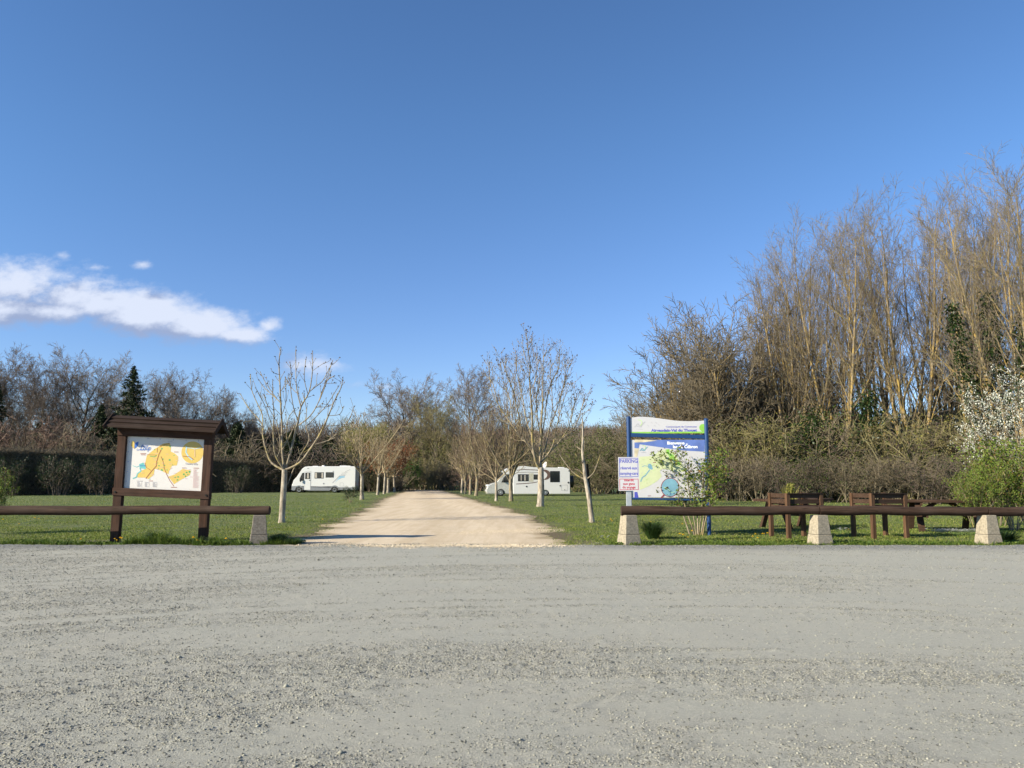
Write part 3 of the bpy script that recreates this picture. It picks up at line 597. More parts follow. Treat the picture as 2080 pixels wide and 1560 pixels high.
e = empty('map_board', (cx_, BYD, 0), R(-2), label='tall roofed map board in dark brown timber with an ochre town map', cat='information board'); e.rotation_euler = (0, R(1.1), R(-2))
pw = .21
for s in (-1, 1): MB(WD).box((s * (hw - pw / 2), 0, 1.38), (pw, .14, 2.96)).build('post', e, bev=.008)
o = MB(WDX).box((0, -.012, 1.19), (2 * hw + .03, .16, .19)).build('bottom_beam', e, bev=.008); shear(o, .02)
for s in (-1, 1): MB(DK).cyl((s * (hw - .06), -.09, 1.19 - s * .02), (s * (hw - .06), -.112, 1.19 - s * .02), .022, k=10).build('bolt', o)
o = MB(WDX).box((0, -.012, 2.665), (2 * hw + .01, .16, .24)).build('top_beam', e, bev=.008); shear(o, .03)
MB(DK).cyl((-(hw - .07), -.09, 2.70), (-(hw - .07), -.105, 2.70), .018, k=10).build('bolt', o)
# the printed map; zoomed photo pixels -> panel coordinates
pm = MB([PW, PBL, POC, PTE, PGR, PBR, PGY, PNB, PPK, PLB]); x0p, x1p, z0p, z1p = -hw + pw, hw - pw, 1.285, 2.545
def Q(x, y):
    v = (y - 205 - (x - 245) * .022) / 1050; u = (x - 245 + (y - 205) * .081) / 1590; u = u * (1 + .003); return x0p + u * (x1p - x0p), z1p - v * (z1p - z0p)
def QP(*p): return [Q(p[i], p[i + 1]) for i in range(0, len(p), 2)]
pm.box(((x0p + x1p) / 2, .02, (z0p + z1p) / 2), (x1p - x0p, .02, z1p - z0p), 0); Y_ = .0085
pm.flat(QP(600, 740, 632, 590, 800, 450, 850, 425, 900, 380, 980, 340, 1100, 325, 1125, 400, 1120, 500, 1205, 540, 1270, 600, 1265, 680, 1240, 780, 1140, 790, 1110, 860, 1080, 900, 1070, 960, 1000, 930, 900, 880, 790, 860, 770, 980, 660, 1070, 600, 1040, 440, 1040, 440, 980, 520, 900, 610, 860), Y_, 2)
pm.flat(QP(1065, 1010, 1200, 960, 1360, 845, 1530, 880, 1500, 970, 1300, 1080, 1180, 1160), Y_, 2)
c0 = Q(1560, 510); rad = .235 * (x1p - x0p) * .6
pm.flat([(c0[0] + rad * 1.0 * math.cos(i * .196), c0[1] + rad * .98 * math.sin(i * .196)) for i in range(32)], Y_, 2)
Y2 = .0078
pm.flat(QP(475, 770, 560, 735, 600, 800, 615, 870, 500, 850, 480, 810), Y2, 3); pm.line(QP(345, 800, 420, 830, 500, 800, 560, 800), .012, Y2 - .0006, 3); pm.line(QP(490, 840, 510, 910, 440, 960, 420, 1030, 350, 1060), .025, Y2 - .0006, 3)
pm.line(QP(700, 600, 780, 615, 830, 590), .016, Y2, 4); rr = random.Random(3)
for (x, y, r) in ((1095, 675, 30), (960, 655, 18), (985, 780, 20), (880, 795, 18), (935, 880, 26), (1040, 878, 16), (940, 450, 26), (1110, 400, 20), (790, 470, 14), (1205, 1020, 20), (1262, 1010, 26), (1250, 1070, 22), (1415, 995, 24), (1380, 955, 22), (1440, 920, 22), (1500, 905, 28), (1465, 960, 16), (850, 740, 14), (965, 835, 14), (870, 850, 14), (1190, 580, 14), (1155, 770, 14), (690, 1065, 12)):
    pm.flat([Q(x + r * rr.uniform(.5, 1.2) * math.cos(q * .9), y + r * rr.uniform(.4, 1.0) * math.sin(q * .9)) for q in range(7)], Y2, 4); Y2 -= .00002
Y3 = .006
pm.line(QP(925, 470, 880, 560, 835, 700, 825, 800, 740, 890, 610, 1055), .016, Y3, 5); pm.line(QP(925, 610, 960, 700, 990, 850, 1030, 960, 1090, 1080, 1175, 1200), .012, Y3, 5); pm.line(QP(640, 572, 830, 580), .009, Y3, 5)
pm.line(QP(590, 740, 620, 830, 710, 890), .010, Y3, 5); pm.line(QP(850, 430, 845, 520), .010, Y3, 5); pm.line(QP(900, 410, 980, 370, 1095, 335), .01, Y3, 5)
pm.line(QP(1440, 395, 1430, 510, 1470, 590, 1550, 660), .028, Y3, 9); pm.line(QP(1450, 420, 1540, 425, 1620, 440, 1740, 410), .014, Y3 - .001, 9); pm.line(QP(1370, 590, 1500, 600, 1590, 655), .012, Y3 - .002, 5); pm.line(QP(1610, 430, 1610, 600), .01, Y3 - .002, 8)
for (x, y, l, m) in ((1065, 292, 85, 6), (805, 388, 55, 6), (505, 553, 110, 5), (515, 578, 90, 5), (1190, 508, 85, 5), (675, 1103, 75, 5), (1120, 1222, 115, 5), (1350, 828, 80, 5), (1580, 826, 105, 5), (425, 1110, 110, 6), (485, 801, 110, 7)): pm.line(QP(x, y, x + l, y), .012, .0055, m)
for (x, y) in ((660, 240), (910, 255), (1175, 262), (1435, 268), (1690, 275), (285, 320), (265, 520), (250, 720), (235, 920), (210, 1120)): pm.line(QP(x, y - 8, x, y + 8), .012, .0055, 7)
for i in range(27): pm.line(QP(1575 - i * .6, 855 + i * 14.0, 1575 + rr.choice((60, 80, 95, 110)), 855 + i * 14.0), .006, .0055, 8)
for cxx in (430, 585, 745):
    for i in range(8): pm.line(QP(cxx, 1130 + i * 13, cxx + rr.choice((45, 60, 75)), 1130 + i * 13), .005, .0055, 6)
for cxx in (525, 675, 832): pm.line(QP(cxx, 1120, cxx - 5, 1230), .005, .0055, 6)
for (x, y) in ((1020, 555), (760, 645), (780, 680), (1080, 750), (770, 760), (1220, 680), (1210, 610), (930, 740), (1090, 840), (520, 945), (800, 545), (1180, 938), (1280, 905), (1370, 875), (1470, 858), (1110, 1018), (1500, 1005), (1400, 1040), (720, 975), (905, 825), (820, 862)): pm.line(QP(x, y, x + 55, y), .007, .0055, 8)
pm.flat(QP(360, 300, 385, 330, 380, 465, 350, 440, 315, 400, 330, 310), .0055, 2); pm.flat(QP(385, 370, 400, 340, 468, 310, 460, 370, 440, 410, 390, 455), .005, 7)
z1_, z2_ = Q(585, 395), Q(600, 432); pm.text('Saint', z1_[0], z1_[1], .085, .005, 7, shear=.4); pm.text('Loup', z2_[0], z2_[1] - .01, .17, .0045, 7, shear=.45, w=.27); z3_ = Q(510, 470); pm.text('Lamairé', z3_[0], z3_[1] - .005, .07, .005, 7, shear=.4)
z4_ = Q(1540, 745); pm.text('Centre Ville', z4_[0], z4_[1], .062, .005, 6, off=.002)
o = pm.build('map_panel', e); shear(o, .022)
# shingled roof
rf = MB(RFM); rw = hw + .17; rp = [(-.36, 2.715), (-.36, 2.77), (-.24, 2.832), (-.26, 2.868), (-.12, 2.93), (-.14, 2.968), (0, 3.035), (.12, 2.97), (.36, 2.77), (.36, 2.715), (0, 2.94)]
n = len(rp); vs = [(-rw, y, z) for y, z in rp] + [(rw, y, z) for y, z in rp]; rf.add(vs, [tuple(range(n)), tuple(range(2 * n - 1, n - 1, -1))] + [(i, i + n, (i + 1) % n + n, (i + 1) % n) for i in range(n)])
o = rf.build('roof', e, bev=.004); shear(o, .035)
for s in (-1, 1):
    bm_ = MB(RFM)
    for t in (-1, 1): bm_.beam((s * (rw + .018), t * .40, 2.70), (s * (rw + .018), t * .0, 3.03), .03, .12)
    bm_.beam((s * (rw + .018), .05, 2.995), (s * (rw + .018), -.05, 2.995), .028, .14)
    o = bm_.build('barge_board', e, bev=.003); shear(o, .035)

# ------------------------------------------------------------------ blue welcome sign
BLU = plain('blue_paint', (.006, .04, .14), .45, var=.06); LIME = plain('print_lime', (.22, .47, .07), .45); SWH = plain('sign_white', (.50, .50, .525), .4, var=.02); TXB = plain('text_blue', (.07, .08, .42), .45); PBLU = plain('print_sky_blue', (.10, .16, .42), .45, var=.25, scale=2)
PYG = plain('print_pale_green', (.50, .55, .34), .45, var=.05); SND = plain('print_sand', (.52, .46, .32), .45, var=.3, scale=4); LK = plain('print_lake', (.16, .33, .43), .45); PLG = plain('print_light_green', (.42, .62, .22), .45); DRD = plain('print_dark_red', (.22, .05, .06), .45); MGY = plain('print_mid_grey', (.42, .42, .45), .45)
WY = 22.2; xl = at(1279, 960, WY)[0]; xr = at(1436, 960, WY)[0]; cx_ = (xl + xr) / 2; hw = (xr - xl) / 2
e = empty('welcome_sign', (cx_, WY, 0), R(-4), label='blue framed welcome sign with wavy white header and a pale green valley map', cat='information sign')
hL = at(1279, 846, WY)[2]; hR = at(1436, 851, WY)[2]
for s, h in ((-1, hL), (1, hR)):
    p = MB(BLU).cyl((s * hw, 0, -.05), (s * hw, 0, h), .058, k=24).cyl((s * hw, 0, h), (s * hw, 0, h + .012), .062, .03, k=24).build('post', e)
zz_ = lambda py: at(1360, py, WY)[2]
def S_(x, y):   # zoomed photo pixels (1280.. x 840.., 8.665 px per px) -> panel
    px = 1280 + x / 8.665; py = 840 + y / 8.665
    return at(px, py, WY)[0] - cx_, at(px, py - (px - 1360) * .028, WY)[2]
def SP(*p): return [S_(p[i], p[i + 1]) for i in range(0, len(p), 2)]
sh_ = .03
xa_, xb_ = -hw + .055, hw - .055
m = MB(BLU).box((0, 0, zz_(885.5)), (2 * hw - .1, .07, .11)); o = m.build('cross_bar', e, bev=.004); shear(o, sh_)
m = MB(BLU).box((0, 0, zz_(1014)), (2 * hw - .1, .06, .05)); o = m.build('cross_bar', e, bev=.004); shear(o, sh_ * .6)
hd = MB([SWH, LIME, TXB, MGY, PLG]); zb = zz_(880.3)
top = [(-1, 846), (-.8, 844.6), (-.6, 845.2), (-.4, 847), (-.2, 849.5), (0, 852.2), (.2, 854.7), (.4, 856.3), (.6, 857.2), (.8, 857.2), (1, 857)]
prof = [(xa_, zb), (xb_, zb)] + [(xa_ + (xb_ - xa_) * (t + 1) / 2, zz_(y_ + (t) * -2.2)) for t, y_ in reversed(top)]
hd.prism(prof, -.012, .012, 0)
hd.flat([(xa_, zb), (xb_, zb), (xb_, zb + .05), (xa_, zb + .045)], -.0135, 1)
cxr, czr = xb_ - .045, zb + .155; hd.flat([(xb_, zb + .05)] + [(max(xb_ - .14, cxr + .095 * math.cos(q)), czr + .105 * math.sin(q)) for q in np.linspace(4.5, 1.7, 12)] + [(xb_, zb + .26)], -.0145, 1)
tx, tz = S_(895, 240); hd.text('Communauté de Communes', tx, tz, .062, -.0145, 2, w=.86, off=.001)
tx, tz = S_(770, 300); hd.text('Airvaudais-Val du Thouet', tx, tz, .105, -.0145, 2, w=1.28, off=.004)
def logo(mb, x, y, k, mats):
    a = [(x - 75 * k + i * 6, y + 15 * k) for i in range(1)]
    pts = [(-80, 62), (-55, 40), (-38, 12), (-18, 10), (0, 45), (22, 60), (45, 25), (95, -20)]
    mb.line([S_(x + u * k, y + v_ * k) for u, v_ in pts], .028 * k, -.0145, mats[0]); mb.line([S_(x + (30 + 52 * math.cos(q)) * k - 35 * k, y + (-8 + 52 * math.sin(q)) * k) for q in np.linspace(-1.9, 1.2, 9)], .016 * k, -.0155, mats[1])
    mb.line([S_(x - 45 * k, y + 50 * k), S_(x + 30 * k, y + 62 * k)], .03 * k, -.0155, mats[0]); mb.line([S_(x - 50 * k, y + 98 * k), S_(x + 55 * k, y + 108 * k)], .013, -.0145, mats[2])
logo(hd, 165, 155, 1, (3, 4, 3))
for x, y in ((315, 200), (380, 150), (435, 205), (455, 155), (500, 190)): hd.line(SP(x - 10, y - 8, x + 12, y + 8), .02, -.0145, 3)
o = hd.build('header_panel', e)
PT = zz_(893.5); PBt = zz_(1010.5)
mp = MB([SWH, PBLU, PYG, LK, PLG, TXB, DRD, SND, MGY, LIME]); mp.box((0, 0, (PT + PBt) / 2), (2 * hw - .11, .02, PT - PBt), 0)
mp.flat(SP(80, 440, 300, 450, 1300, 480, 1300, 690, 950, 660, 600, 600, 170, 525, 120, 760, 80, 760), -.0115, 1); mp.flat(SP(80, 440, 300, 448, 480, 470, 240, 492, 80, 490), -.0125, 7); mp.flat(SP(80, 590, 160, 600, 122, 760, 80, 760), -.0125, 7); mp.flat(SP(80, 1365, 130, 1365, 152, 1475, 80, 1475), -.0125, 5)
mp.flat(SP(135, 745, 400, 740, 520, 650, 620, 625, 700, 640, 780, 700, 830, 800, 900, 870, 960, 1000, 900, 1040, 760, 1000, 560, 975, 520, 1010, 560, 1100, 480, 1180, 330, 1270, 230, 1310, 170, 1330, 150, 1100), -.0118, 2)
mp.flat(SP(630, 630, 690, 625, 690, 690, 760, 730, 790, 800, 860, 850, 900, 900, 850, 920, 780, 830, 700, 800, 680, 740, 640, 700), -.013, 9)
mp.flat(SP(315, 885, 355, 870, 380, 900, 400, 965, 380, 980, 320, 950), -.0135, 3); mp.line(SP(345, 980, 300, 1040, 270, 1080, 220, 1110, 200, 1150, 190, 1180), .03, -.0135, 3); mp.line(SP(215, 920, 260, 905, 320, 920), .016, -.0135, 3)
rr = random.Random(9)
for i in range(46):
    x = rr.uniform(160, 880); y = 690 + rr.uniform(0, 330) if x > 420 else rr.uniform(780, 1250); mp.line(SP(x, y, x + rr.uniform(10, 45), y + rr.uniform(-25, 25)), .008, -.0142, rr.choice((4, 4, 8, 4)))
for x, y, l in ((520, 752, 40), (780, 665, 35), (405, 855, 45), (540, 690, 16), (350, 670, 20), (430, 925, 20), (315, 1440, 50)): mp.line(SP(x, y, x + l, y), .016, -.0148, 6 if l > 24 else 8)
for i in range(5): mp.line(SP(905, 705 + i * 12, 990, 705 + i * 12), .006, -.0142, 8)
logo(mp, 235, 590, .75, (3, 4, 8))
ccx, ccy = 700, 1300; mp.flat([S_(ccx + 160 * math.cos(q), ccy + 170 * math.sin(q)) for q in np.linspace(0, 6.283, 29)[:-1]], -.015, 6); mp.flat([S_(ccx + 148 * math.cos(q), ccy + 158 * math.sin(q)) for q in np.linspace(0, 6.283, 29)[:-1]], -.0165, 3); mp.line(SP(600, 1425, 548, 1478), .04, -.0165, 6); mp.line(SP(590, 1290, 660, 1320, 720, 1390, 800, 1380), .01, -.0175, 4)
WTX = len(mp.mats); mp.mats.append(plain('text_white', (.85, .87, .9), .4, var=.02))
tx, tz = S_(800, 525); mp.text('Bienvenue', tx, tz, .115, -.0135, WTX, w=.48, off=.004); tx, tz = S_(992, 545); mp.text('au', tx, tz, .06, -.0135, WTX, off=.002)
tx, tz = S_(965, 595); mp.text('lac du Cébron', tx, tz, .12, -.0135, WTX, w=.68, off=.004)
o = mp.build('map_panel', e)

# ------------------------------------------------------------------ parking sign
PY = 19.25; x, _, zt = at(1276.5, 928.5, PY); zb = at(1276.5, 997, PY)[2]; wS = 42 / 1600 * PY; GAL = plain('galvanised_steel', (.42, .45, .47), .45, metal=.4); RD = plain('text_red', (.42, .03, .06), .45)
e = empty('parking_sign', (x, PY, 0), R(-3), label='small white parking notice with blue and red lettering on a grey steel post', cat='sign')
o = MB(GAL).box((-.005, .03, zt / 2 - .06), (.13, .045, zt)).build('post', e, bev=.006)
zm = zt - (zt - zb) * .615
def plate(z0, z1, mi, rows, nm):
    m = MB([SWH, TXB, RD]); m.box((0, -.012, (z0 + z1) / 2), (wS, .012, z1 - z0)); hh = wS / 2 - .03
    m.line([(-hh, z0 + .028), (hh, z0 + .028), (hh, z1 - .028), (-hh, z1 - .028), (-hh, z0 + .028)], .012, -.0195, mi)
    for body, z, s, w_ in rows: m.text(body, 0, z, s, -.0195, mi, w=w_, off=.0022)
    for sx in (-.04, .04): m.box((sx, -.0185, z1 - .05 if mi == 1 else z0 + .045), (.014, .004, .014), mi)
    return m.build(nm, e)
plate(zm + .003, zt, 1, [('PARKING', zm + .40, .125, wS * .84), ('réservé aux', zm + .235, .10, wS * .80), ('camping-cars', zm + .105, .10, wS * .86)], 'upper_plate')
plate(zb, zm - .003, 2, [('Interdit', zb + .255, .085, wS * .46), ('aux gens', zb + .17, .085, wS * .55), ('du voyage', zb + .085, .085, wS * .62)], 'lower_plate')

# ------------------------------------------------------------------ planters and picnic tables
PWZ = wood('planter_wood_post', (.07, .038, .021), (.14, .076, .042), 'Z'); PWX = wood('planter_wood_slat', (.038, .022, .015), (.08, .047, .03), 'X'); PTX = wood('table_wood', (.04, .023, .015), (.085, .048, .03), 'X')
def planter(px, Y, rz, label, gap=1):
    x = at(px, 1050, Y)[0]; e = empty('planter_box', (x, Y, 0), rz, label=label, cat='planter', group='raised wooden planter boxes'); W_, D_, H_ = .98, .80, 1.17; t = .10
    for (a, b) in ((0, 0), (W_, 0), (0, D_), (W_, D_)): MB(PWZ).box((a, b, H_ / 2 - .02), (t, t, H_ + .04)).build('leg', e, bev=.006)
    for k, z in enumerate((1.105, .955, .805, .70)):
        h_ = .115 if k < 3 else .08
        MB(PWX).box((W_ / 2, .0, z), (W_ - t, .035, h_)).build('slat', e, bev=.004); MB(PWX).box((0, D_ / 2, z), (.035, D_ - t, h_)).build('slat', e, bev=.004)
        MB(PWX).box((W_, D_ / 2, z), (.035, D_ - t, h_)).build('slat', e, bev=.004)
        if not (gap and k in (1,)): MB(PWX).box((W_ / 2, D_, z - .01), (W_ - t, .035, h_)).build('slat', e, bev=.004)
    MB(RFM).box((W_ / 2, D_ / 2, .70), (W_ - .12, D_ - .12, .05)).build('floor_board', e)
    MB(RFM).box((W_ / 2, -.002, H_ - .008), (W_ + .06, .12, .022)).build('cap_board', e)
    return e
plA = planter(1601, 20.6, R(14), 'brown slatted wooden planter box with a yellow-green shoot, behind the middle bollard')
planter(1773, 20.6, R(13), 'brown slatted wooden planter box with gaps showing light, beside the right picnic table')
def picnic(x, y, rz, label):
    e = empty('picnic_table', (x, y, 0), rz, label=label, cat='picnic table', group='dark timber picnic tables'); L_ = 2.0; e.scale = (1.13, 1.13, 1.18)
    m = MB(PTX)
    for i in range(5): m.box((0, (i - 2) * .155, .745), (L_ + .25, .145, .06))
    m.build('table_top', e, bev=.004)
    for s in (-1, 1):
        b = MB(PTX)
        for k in (-.075, .075): b.box((0, s * .72 + k, .465), (L_ + .25, .14, .06))
        b.box((0, s * .72, .428), (L_, .2, .012)); b.build('bench_seat', e, bev=.004)
    for q in (-.68, .68):
        for s in (-1, 1): MB(PTX).beam((q, s * .22, .72), (q, s * .56, -.03), .08, .15, up=(1, 0, 0)).build('leg', e, bev=.004)
        MB(PTX).box((q + .068, 0, .405), (.05, 1.65, .10)).build('cross_beam', e, bev=.004); MB(PTX).box((q + .068, 0, .68), (.05, .72, .09)).build('cross_beam', e, bev=.004)
        MB(PTX).beam((q, 0, .42), (q * .25, 0, .70), .09, .05, up=(0, 1, 0)).build('brace', e, bev=.004)
    return e
x = at(1613, 1030, 25.3)[0]; picnic(x, 25.3, R(24), 'dark brown picnic table standing behind the first planter box')
x = at(1915, 1030, 23.9)[0]; picnic(x, 23.9, R(-12), 'dark brown picnic table partly hidden by the leafy bushes at right')

# ------------------------------------------------------------------ motorhomes
WV = plain('vehicle_white', (.62, .62, .62), .28, var=.02, coat=.4); GRP = plain('vehicle_grey', (.20, .21, .23), .45); TY = plain('tyre_black', (.018, .018, .018), .85); RIM = plain('rim_silver', (.5, .5, .5), .35, metal=.6); GL = NT('vehicle_glass'); GL.col((.012, .015, .02)).rough(.06); GL.b.inputs['Specular IOR Level'].default_value = .8; GL = GL.m
FRM = plain('window_frame_black', (.015, .015, .017), .4); CUR = plain('curtain_cream', (.42, .38, .33), .8); STB = plain('stripe_blue', (.25, .45, .60), .3); STG = plain('stripe_grey', (.22, .22, .25), .35); SIL = plain('vehicle_silver', (.52, .51, .48), .3, metal=.25, coat=.4); BRN = plain('stripe_brown', (.12, .075, .06), .4); BEI = plain('panel_beige', (.46, .44, .36), .4); UND = plain('underbody', (.02, .02, .02), .8); LMP = plain('headlight_glass', (.7, .72, .75), .1, coat=1); PLS = plain('plastic_roof', (.6, .6, .6), .5)
def wheel(e, x, y, r, rz=0):
    w_ = MB(TY).lathe([(r * .62, .0), (r * .93, -.012), (r, .03), (r, .17), (r * .93, .21), (r * .6, .21)], (x, y, r), 'Y', 28).build('wheel', e)
    rm = MB([RIM, UND]); rm.lathe([(.0, .05), (r * .60, .03), (r * .64, -.004)], (x, y, r), 'Y', 28, 1)
    for i in range(8):
        q = i * .785; a = (x + math.cos(q) * r * .08, y - .002, r + math.sin(q) * r * .08); b = (x + math.cos(q) * r * .6, y - .006, r + math.sin(q) * r * .6); rm.beam(a, b, r * .14, .02, 0, up=(0, 1, 0))
    rm.lathe([(.0, -.015), (r * .17, -.012), (r * .18, .02)], (x, y, r), 'Y', 16, 0); rm.lathe([(r * .58, .0), (r * .64, -.01), (r * .66, .02)], (x, y, r), 'Y', 28, 0); rm.build('rim', w_)
def win(e, pts, y, curtain=None, inset=.045, nm='window'):
    cxm = sum(p[0] for p in pts) / len(pts); czm = sum(p[1] for p in pts) / len(pts)
    f = MB(FRM).prism(pts, y - .015, y + .01).build(nm, e, bev=.012)
    hw_ = max(abs(p[0] - cxm) for p in pts); hz_ = max(abs(p[1] - czm) for p in pts); k = 1 - inset / min(hw_, hz_); kx = 1 - inset / hw_; kz = 1 - inset / hz_
    MB(GL).prism([(cxm + (p[0] - cxm) * kx, czm + (p[1] - czm) * kz) for p in pts], y - .021, y - .012).build('pane', f)
    if curtain:
        for a, b in curtain: MB(CUR).prism([(a, czm - hz_ * kz * .95), (b, czm - hz_ * kz * .95), (b - (b - a) * .1, czm + hz_ * kz * .95), (a, czm + hz_ * kz * .95)], y - .024, y - .0215).build('curtain', f)
    return f
def arch(xc, r, z0, n=9): return [(xc - r * math.cos(math.pi * i / (n - 1)), z0 + r * math.sin(math.pi * i / (n - 1))) for i in range(n)]
def rbox(x0, x1, z0, z1): return [(x0, z0), (x1, z0), (x1, z1), (x0, z1)]
# left: integral motorhome
k1 = 88 / 1600 / 8; L = lambda X, Zp: ((X - 303) * k1, (968 - Zp) * k1)
x0, _, _ = at(598, 990, 88); e = empty('motorhome', (x0, 86.9, 0), R(1), label='white motorhome with sloping front, grey skirt and pale blue flash parked by the left hedge', cat='motorhome', group='white motorhomes parked on the grass')
bp = [L(315, 885), L(303, 860), L(330, 770), L(375, 720), L(440, 622), L(458, 590), L(500, 557), L(560, 549), L(1290, 549), L(1312, 565), L(1312, 885)]
MB(WV).prism(bp, 0, 2.25).build('body', e, bev=.05, seg=3)
zz0 = L(0, 932)[1]; sk = [L(303, 925), L(345, 935)] + [(a, b) for a, b in arch(L(420, 0)[0], .43, zz0 + .06)] + [L(505, 925), L(590, 935), L(905, 935)] + arch(L(985, 0)[0], .43, zz0 + .06) + [L(1060, 925), L(1310, 920), L(1312, 884), L(303, 862)]
MB(GRP).prism(sk, -.012, 2.262).build('skirt', e, bev=.02); MB(UND).box((3.5, 1.12, .42), (6.6, 1.9, .35)).build('chassis', e)
for y in (.0, 2.03): wheel(e, L(420, 0)[0], y, .33); wheel(e, L(985, 0)[0], y, .33)
for xc in (420, 985):
    m = MB(GRP); a = arch(L(xc, 0)[0], .50, zz0 + .06, 15); b = arch(L(xc, 0)[0], .41, zz0 + .06, 15); m.prism(a + b[::-1], -.03, .05).build('wheel_arch', e)
    MB(UND).prism(arch(L(xc, 0)[0], .41, zz0 - .0, 15), -.0145, -.0125).build('wheel_well', e)
win(e, [L(425, 785), L(425, 740), L(462, 655), L(497, 648), L(497, 770)], 0); d = MB(WV).prism([L(503, 922), L(600, 922), L(600, 632), L(503, 632)], -.014, .01).build('cab_door', e, bev=.01)
MB(STG).line([L(499, 925), L(499, 630), L(603, 630), L(603, 925)], .02, -.0145).build('door_seam', d); win(d, rbox(*(L(512, 0)[0], L(590, 0)[0], L(0, 750)[1], L(0, 648)[1])), -.014, [(L(545, 0)[0], L(570, 0)[0])]); MB(FRM).box((L(583, 0)[0], -.03, L(0, 768)[1]), (.1, .03, .06)).build('handle', d)
win(e, rbox(L(660, 0)[0], L(805, 0)[0], L(0, 742)[1], L(0, 643)[1]), 0, [(L(668, 0)[0], L(700, 0)[0]), (L(772, 0)[0], L(797, 0)[0])]); win(e, rbox(L(836, 0)[0], L(967, 0)[0], L(0, 727)[1], L(0, 642)[1]), 0)
MB(STG).flat([L(945, 812), L(1055, 698), L(1152, 690), L(1150, 696), L(1062, 704), L(955, 812)], -.004).build('stripe', e); MB(STB).flat([L(1062, 706), L(1138, 702), L(1140, 728), L(1100, 732), L(1035, 762), L(985, 812)], -.003).build('stripe', e)
for a, b in (((1078, 678), (1165, 672)), ((1095, 657), (1180, 650)), ((1145, 637), (1225, 600))): MB(STG).line([L(*a), L(*b)], .03, -.004).build('stripe', e)
MB(STG).line([L(1068, 865), L(1068, 812), L(1120, 810), L(1120, 864), L(1068, 865)], .018, -.004).build('locker_hatch', e); MB(STG).box((L(808, 0)[0], -.01, L(0, 822)[1]), (.13, .02, .14)).build('vent', e)
MB(STG).box((L(555, 0)[0], -.008, L(0, 583)[1]), (.18, .02, .06)).build('marker_light', e); MB(STG).box((L(955, 0)[0], -.008, L(0, 628)[1]), (.16, .02, .05)).build('marker_light', e)
MB(PLS).lathe([(0, .12), (.16, .1), (.2, 0)], (L(775, 0)[0], .8, L(0, 548)[1]), k=16).build('roof_dome', e); MB(PLS).box((L(1088, 0)[0], 1, L(0, 541)[1]), (.7, .7, .09)).build('roof_hatch', e, bev=.02); MB(PLS).box((L(1180, 0)[0], .6, L(0, 543)[1]), (.5, .5, .07)).build('roof_hatch', e, bev=.02); MB(WV).box((L(640, 0)[0], 1.1, L(0, 545)[1]), (.6, .6, .06)).build('roof_hatch', e, bev=.02)
# windscreen on the sloping nose, mirror, lamps
ws = MB(GL); a, b = L(377, 718), L(441, 622); nx, nz = -(b[1] - a[1]), (b[0] - a[0]); ln = math.hypot(nx, nz); nx, nz = nx / ln * .012, nz / ln * .012
ws.prism([(a[0] + nx * 2, a[1] + nz * 2), (b[0] + nx * 2, b[1] + nz * 2), (b[0] - nx, b[1] - nz), (a[0] - nx, a[1] - nz)], .12, 2.13).build('windscreen', e)
mr = MB(FRM).box((L(447, 0)[0], -.16, L(0, 770)[1]), (.12, .12, .36)).beam((L(452, 0)[0], .02, L(0, 690)[1]), (L(447, 0)[0], -.16, L(0, 760)[1]), .03, .03).build('mirror', e, bev=.02)
for y in (.3, 1.95): MB(LMP).box((L(311, 0)[0] - .035, y, .86), (.07, .3, .18)).build('headlight', e, bev=.03)
for y in (.12, 2.13): MB(RD).box((L(1312, 0)[0] + .012, y, .95), (.03, .12, .4)).build('tail_light', e)
# right: semi-integrated camper with silver cab
k2 = 71 / 1600 / 8.667; K = lambda X, Zp: ((X - 235) * k2, (1120 - Zp) * k2)
x0, _, _ = at(987.5, 990, 70.6); e = empty('motorhome', (x0, 70.9, 0), R(-2.5), label='white motorhome with silver cab, brown loop stripe and spare wheel behind the right-hand trees', cat='motorhome', group='white motorhomes parked on the grass')
e.rotation_euler = (0, 0, R(6))
bp = [K(712, 1085), K(712, 740), K(590, 745), K(520, 700), K(590, 645), K(720, 612), K(900, 598), K(1080, 622), K(1660, 630), K(1700, 655), K(1715, 700), K(1715, 1085)]
b2 = [K(712, 1085), K(712, 740), K(590, 745), K(520, 700), K(590, 645), K(720, 612), K(900, 598), K(1080, 622), K(1660, 630), K(1700, 655), K(1715, 700), K(1715, 1085), K(1355, 1085)] + arch(K(1280, 0)[0], .36, K(0, 1085)[1], 9)[::-1]
MB(WV).prism(b2, 0, 2.2).build('body', e, bev=.035, seg=3)
cb = [K(250, 1085), K(237, 1050), K(240, 995), K(262, 958), K(330, 905), K(420, 882), K(545, 728), K(590, 700), K(720, 700), K(720, 1085)] + arch(K(490, 0)[0], .36, K(0, 1085)[1], 9)[::-1]
MB(SIL).prism(cb, .12, 2.08).build('cab', e, bev=.06, seg=3); MB(UND).box((3.9, 1.1, .38), (6.6, 1.75, .3)).build('chassis', e); MB(UND).prism(arch(K(490, 0)[0], .35, K(0, 1085)[1], 13), .3, .4).build('wheel_well', e); MB(UND).prism(arch(K(1280, 0)[0], .35, K(0, 1085)[1], 13), .3, .4).build('wheel_well', e)
for y in (.09, 1.95): wheel(e, K(490, 0)[0], y, .32); wheel(e, K(1280, 0)[0], y, .32)
win(e, [K(500, 885), K(540, 800), K(585, 755), K(700, 755), K(700, 885)], .12, nm='cab_window')
a, b = K(428, 872), K(540, 730); nx, nz = -(b[1] - a[1]), (b[0] - a[0]); ln = math.hypot(nx, nz); nx, nz = nx / ln * .012, nz / ln * .012
MB(GL).prism([(a[0] + nx * 2, a[1] + nz * 2), (b[0] + nx * 2, b[1] + nz * 2), (b[0] - nx, b[1] - nz), (a[0] - nx, a[1] - nz)], .28, 1.92).build('windscreen', e)
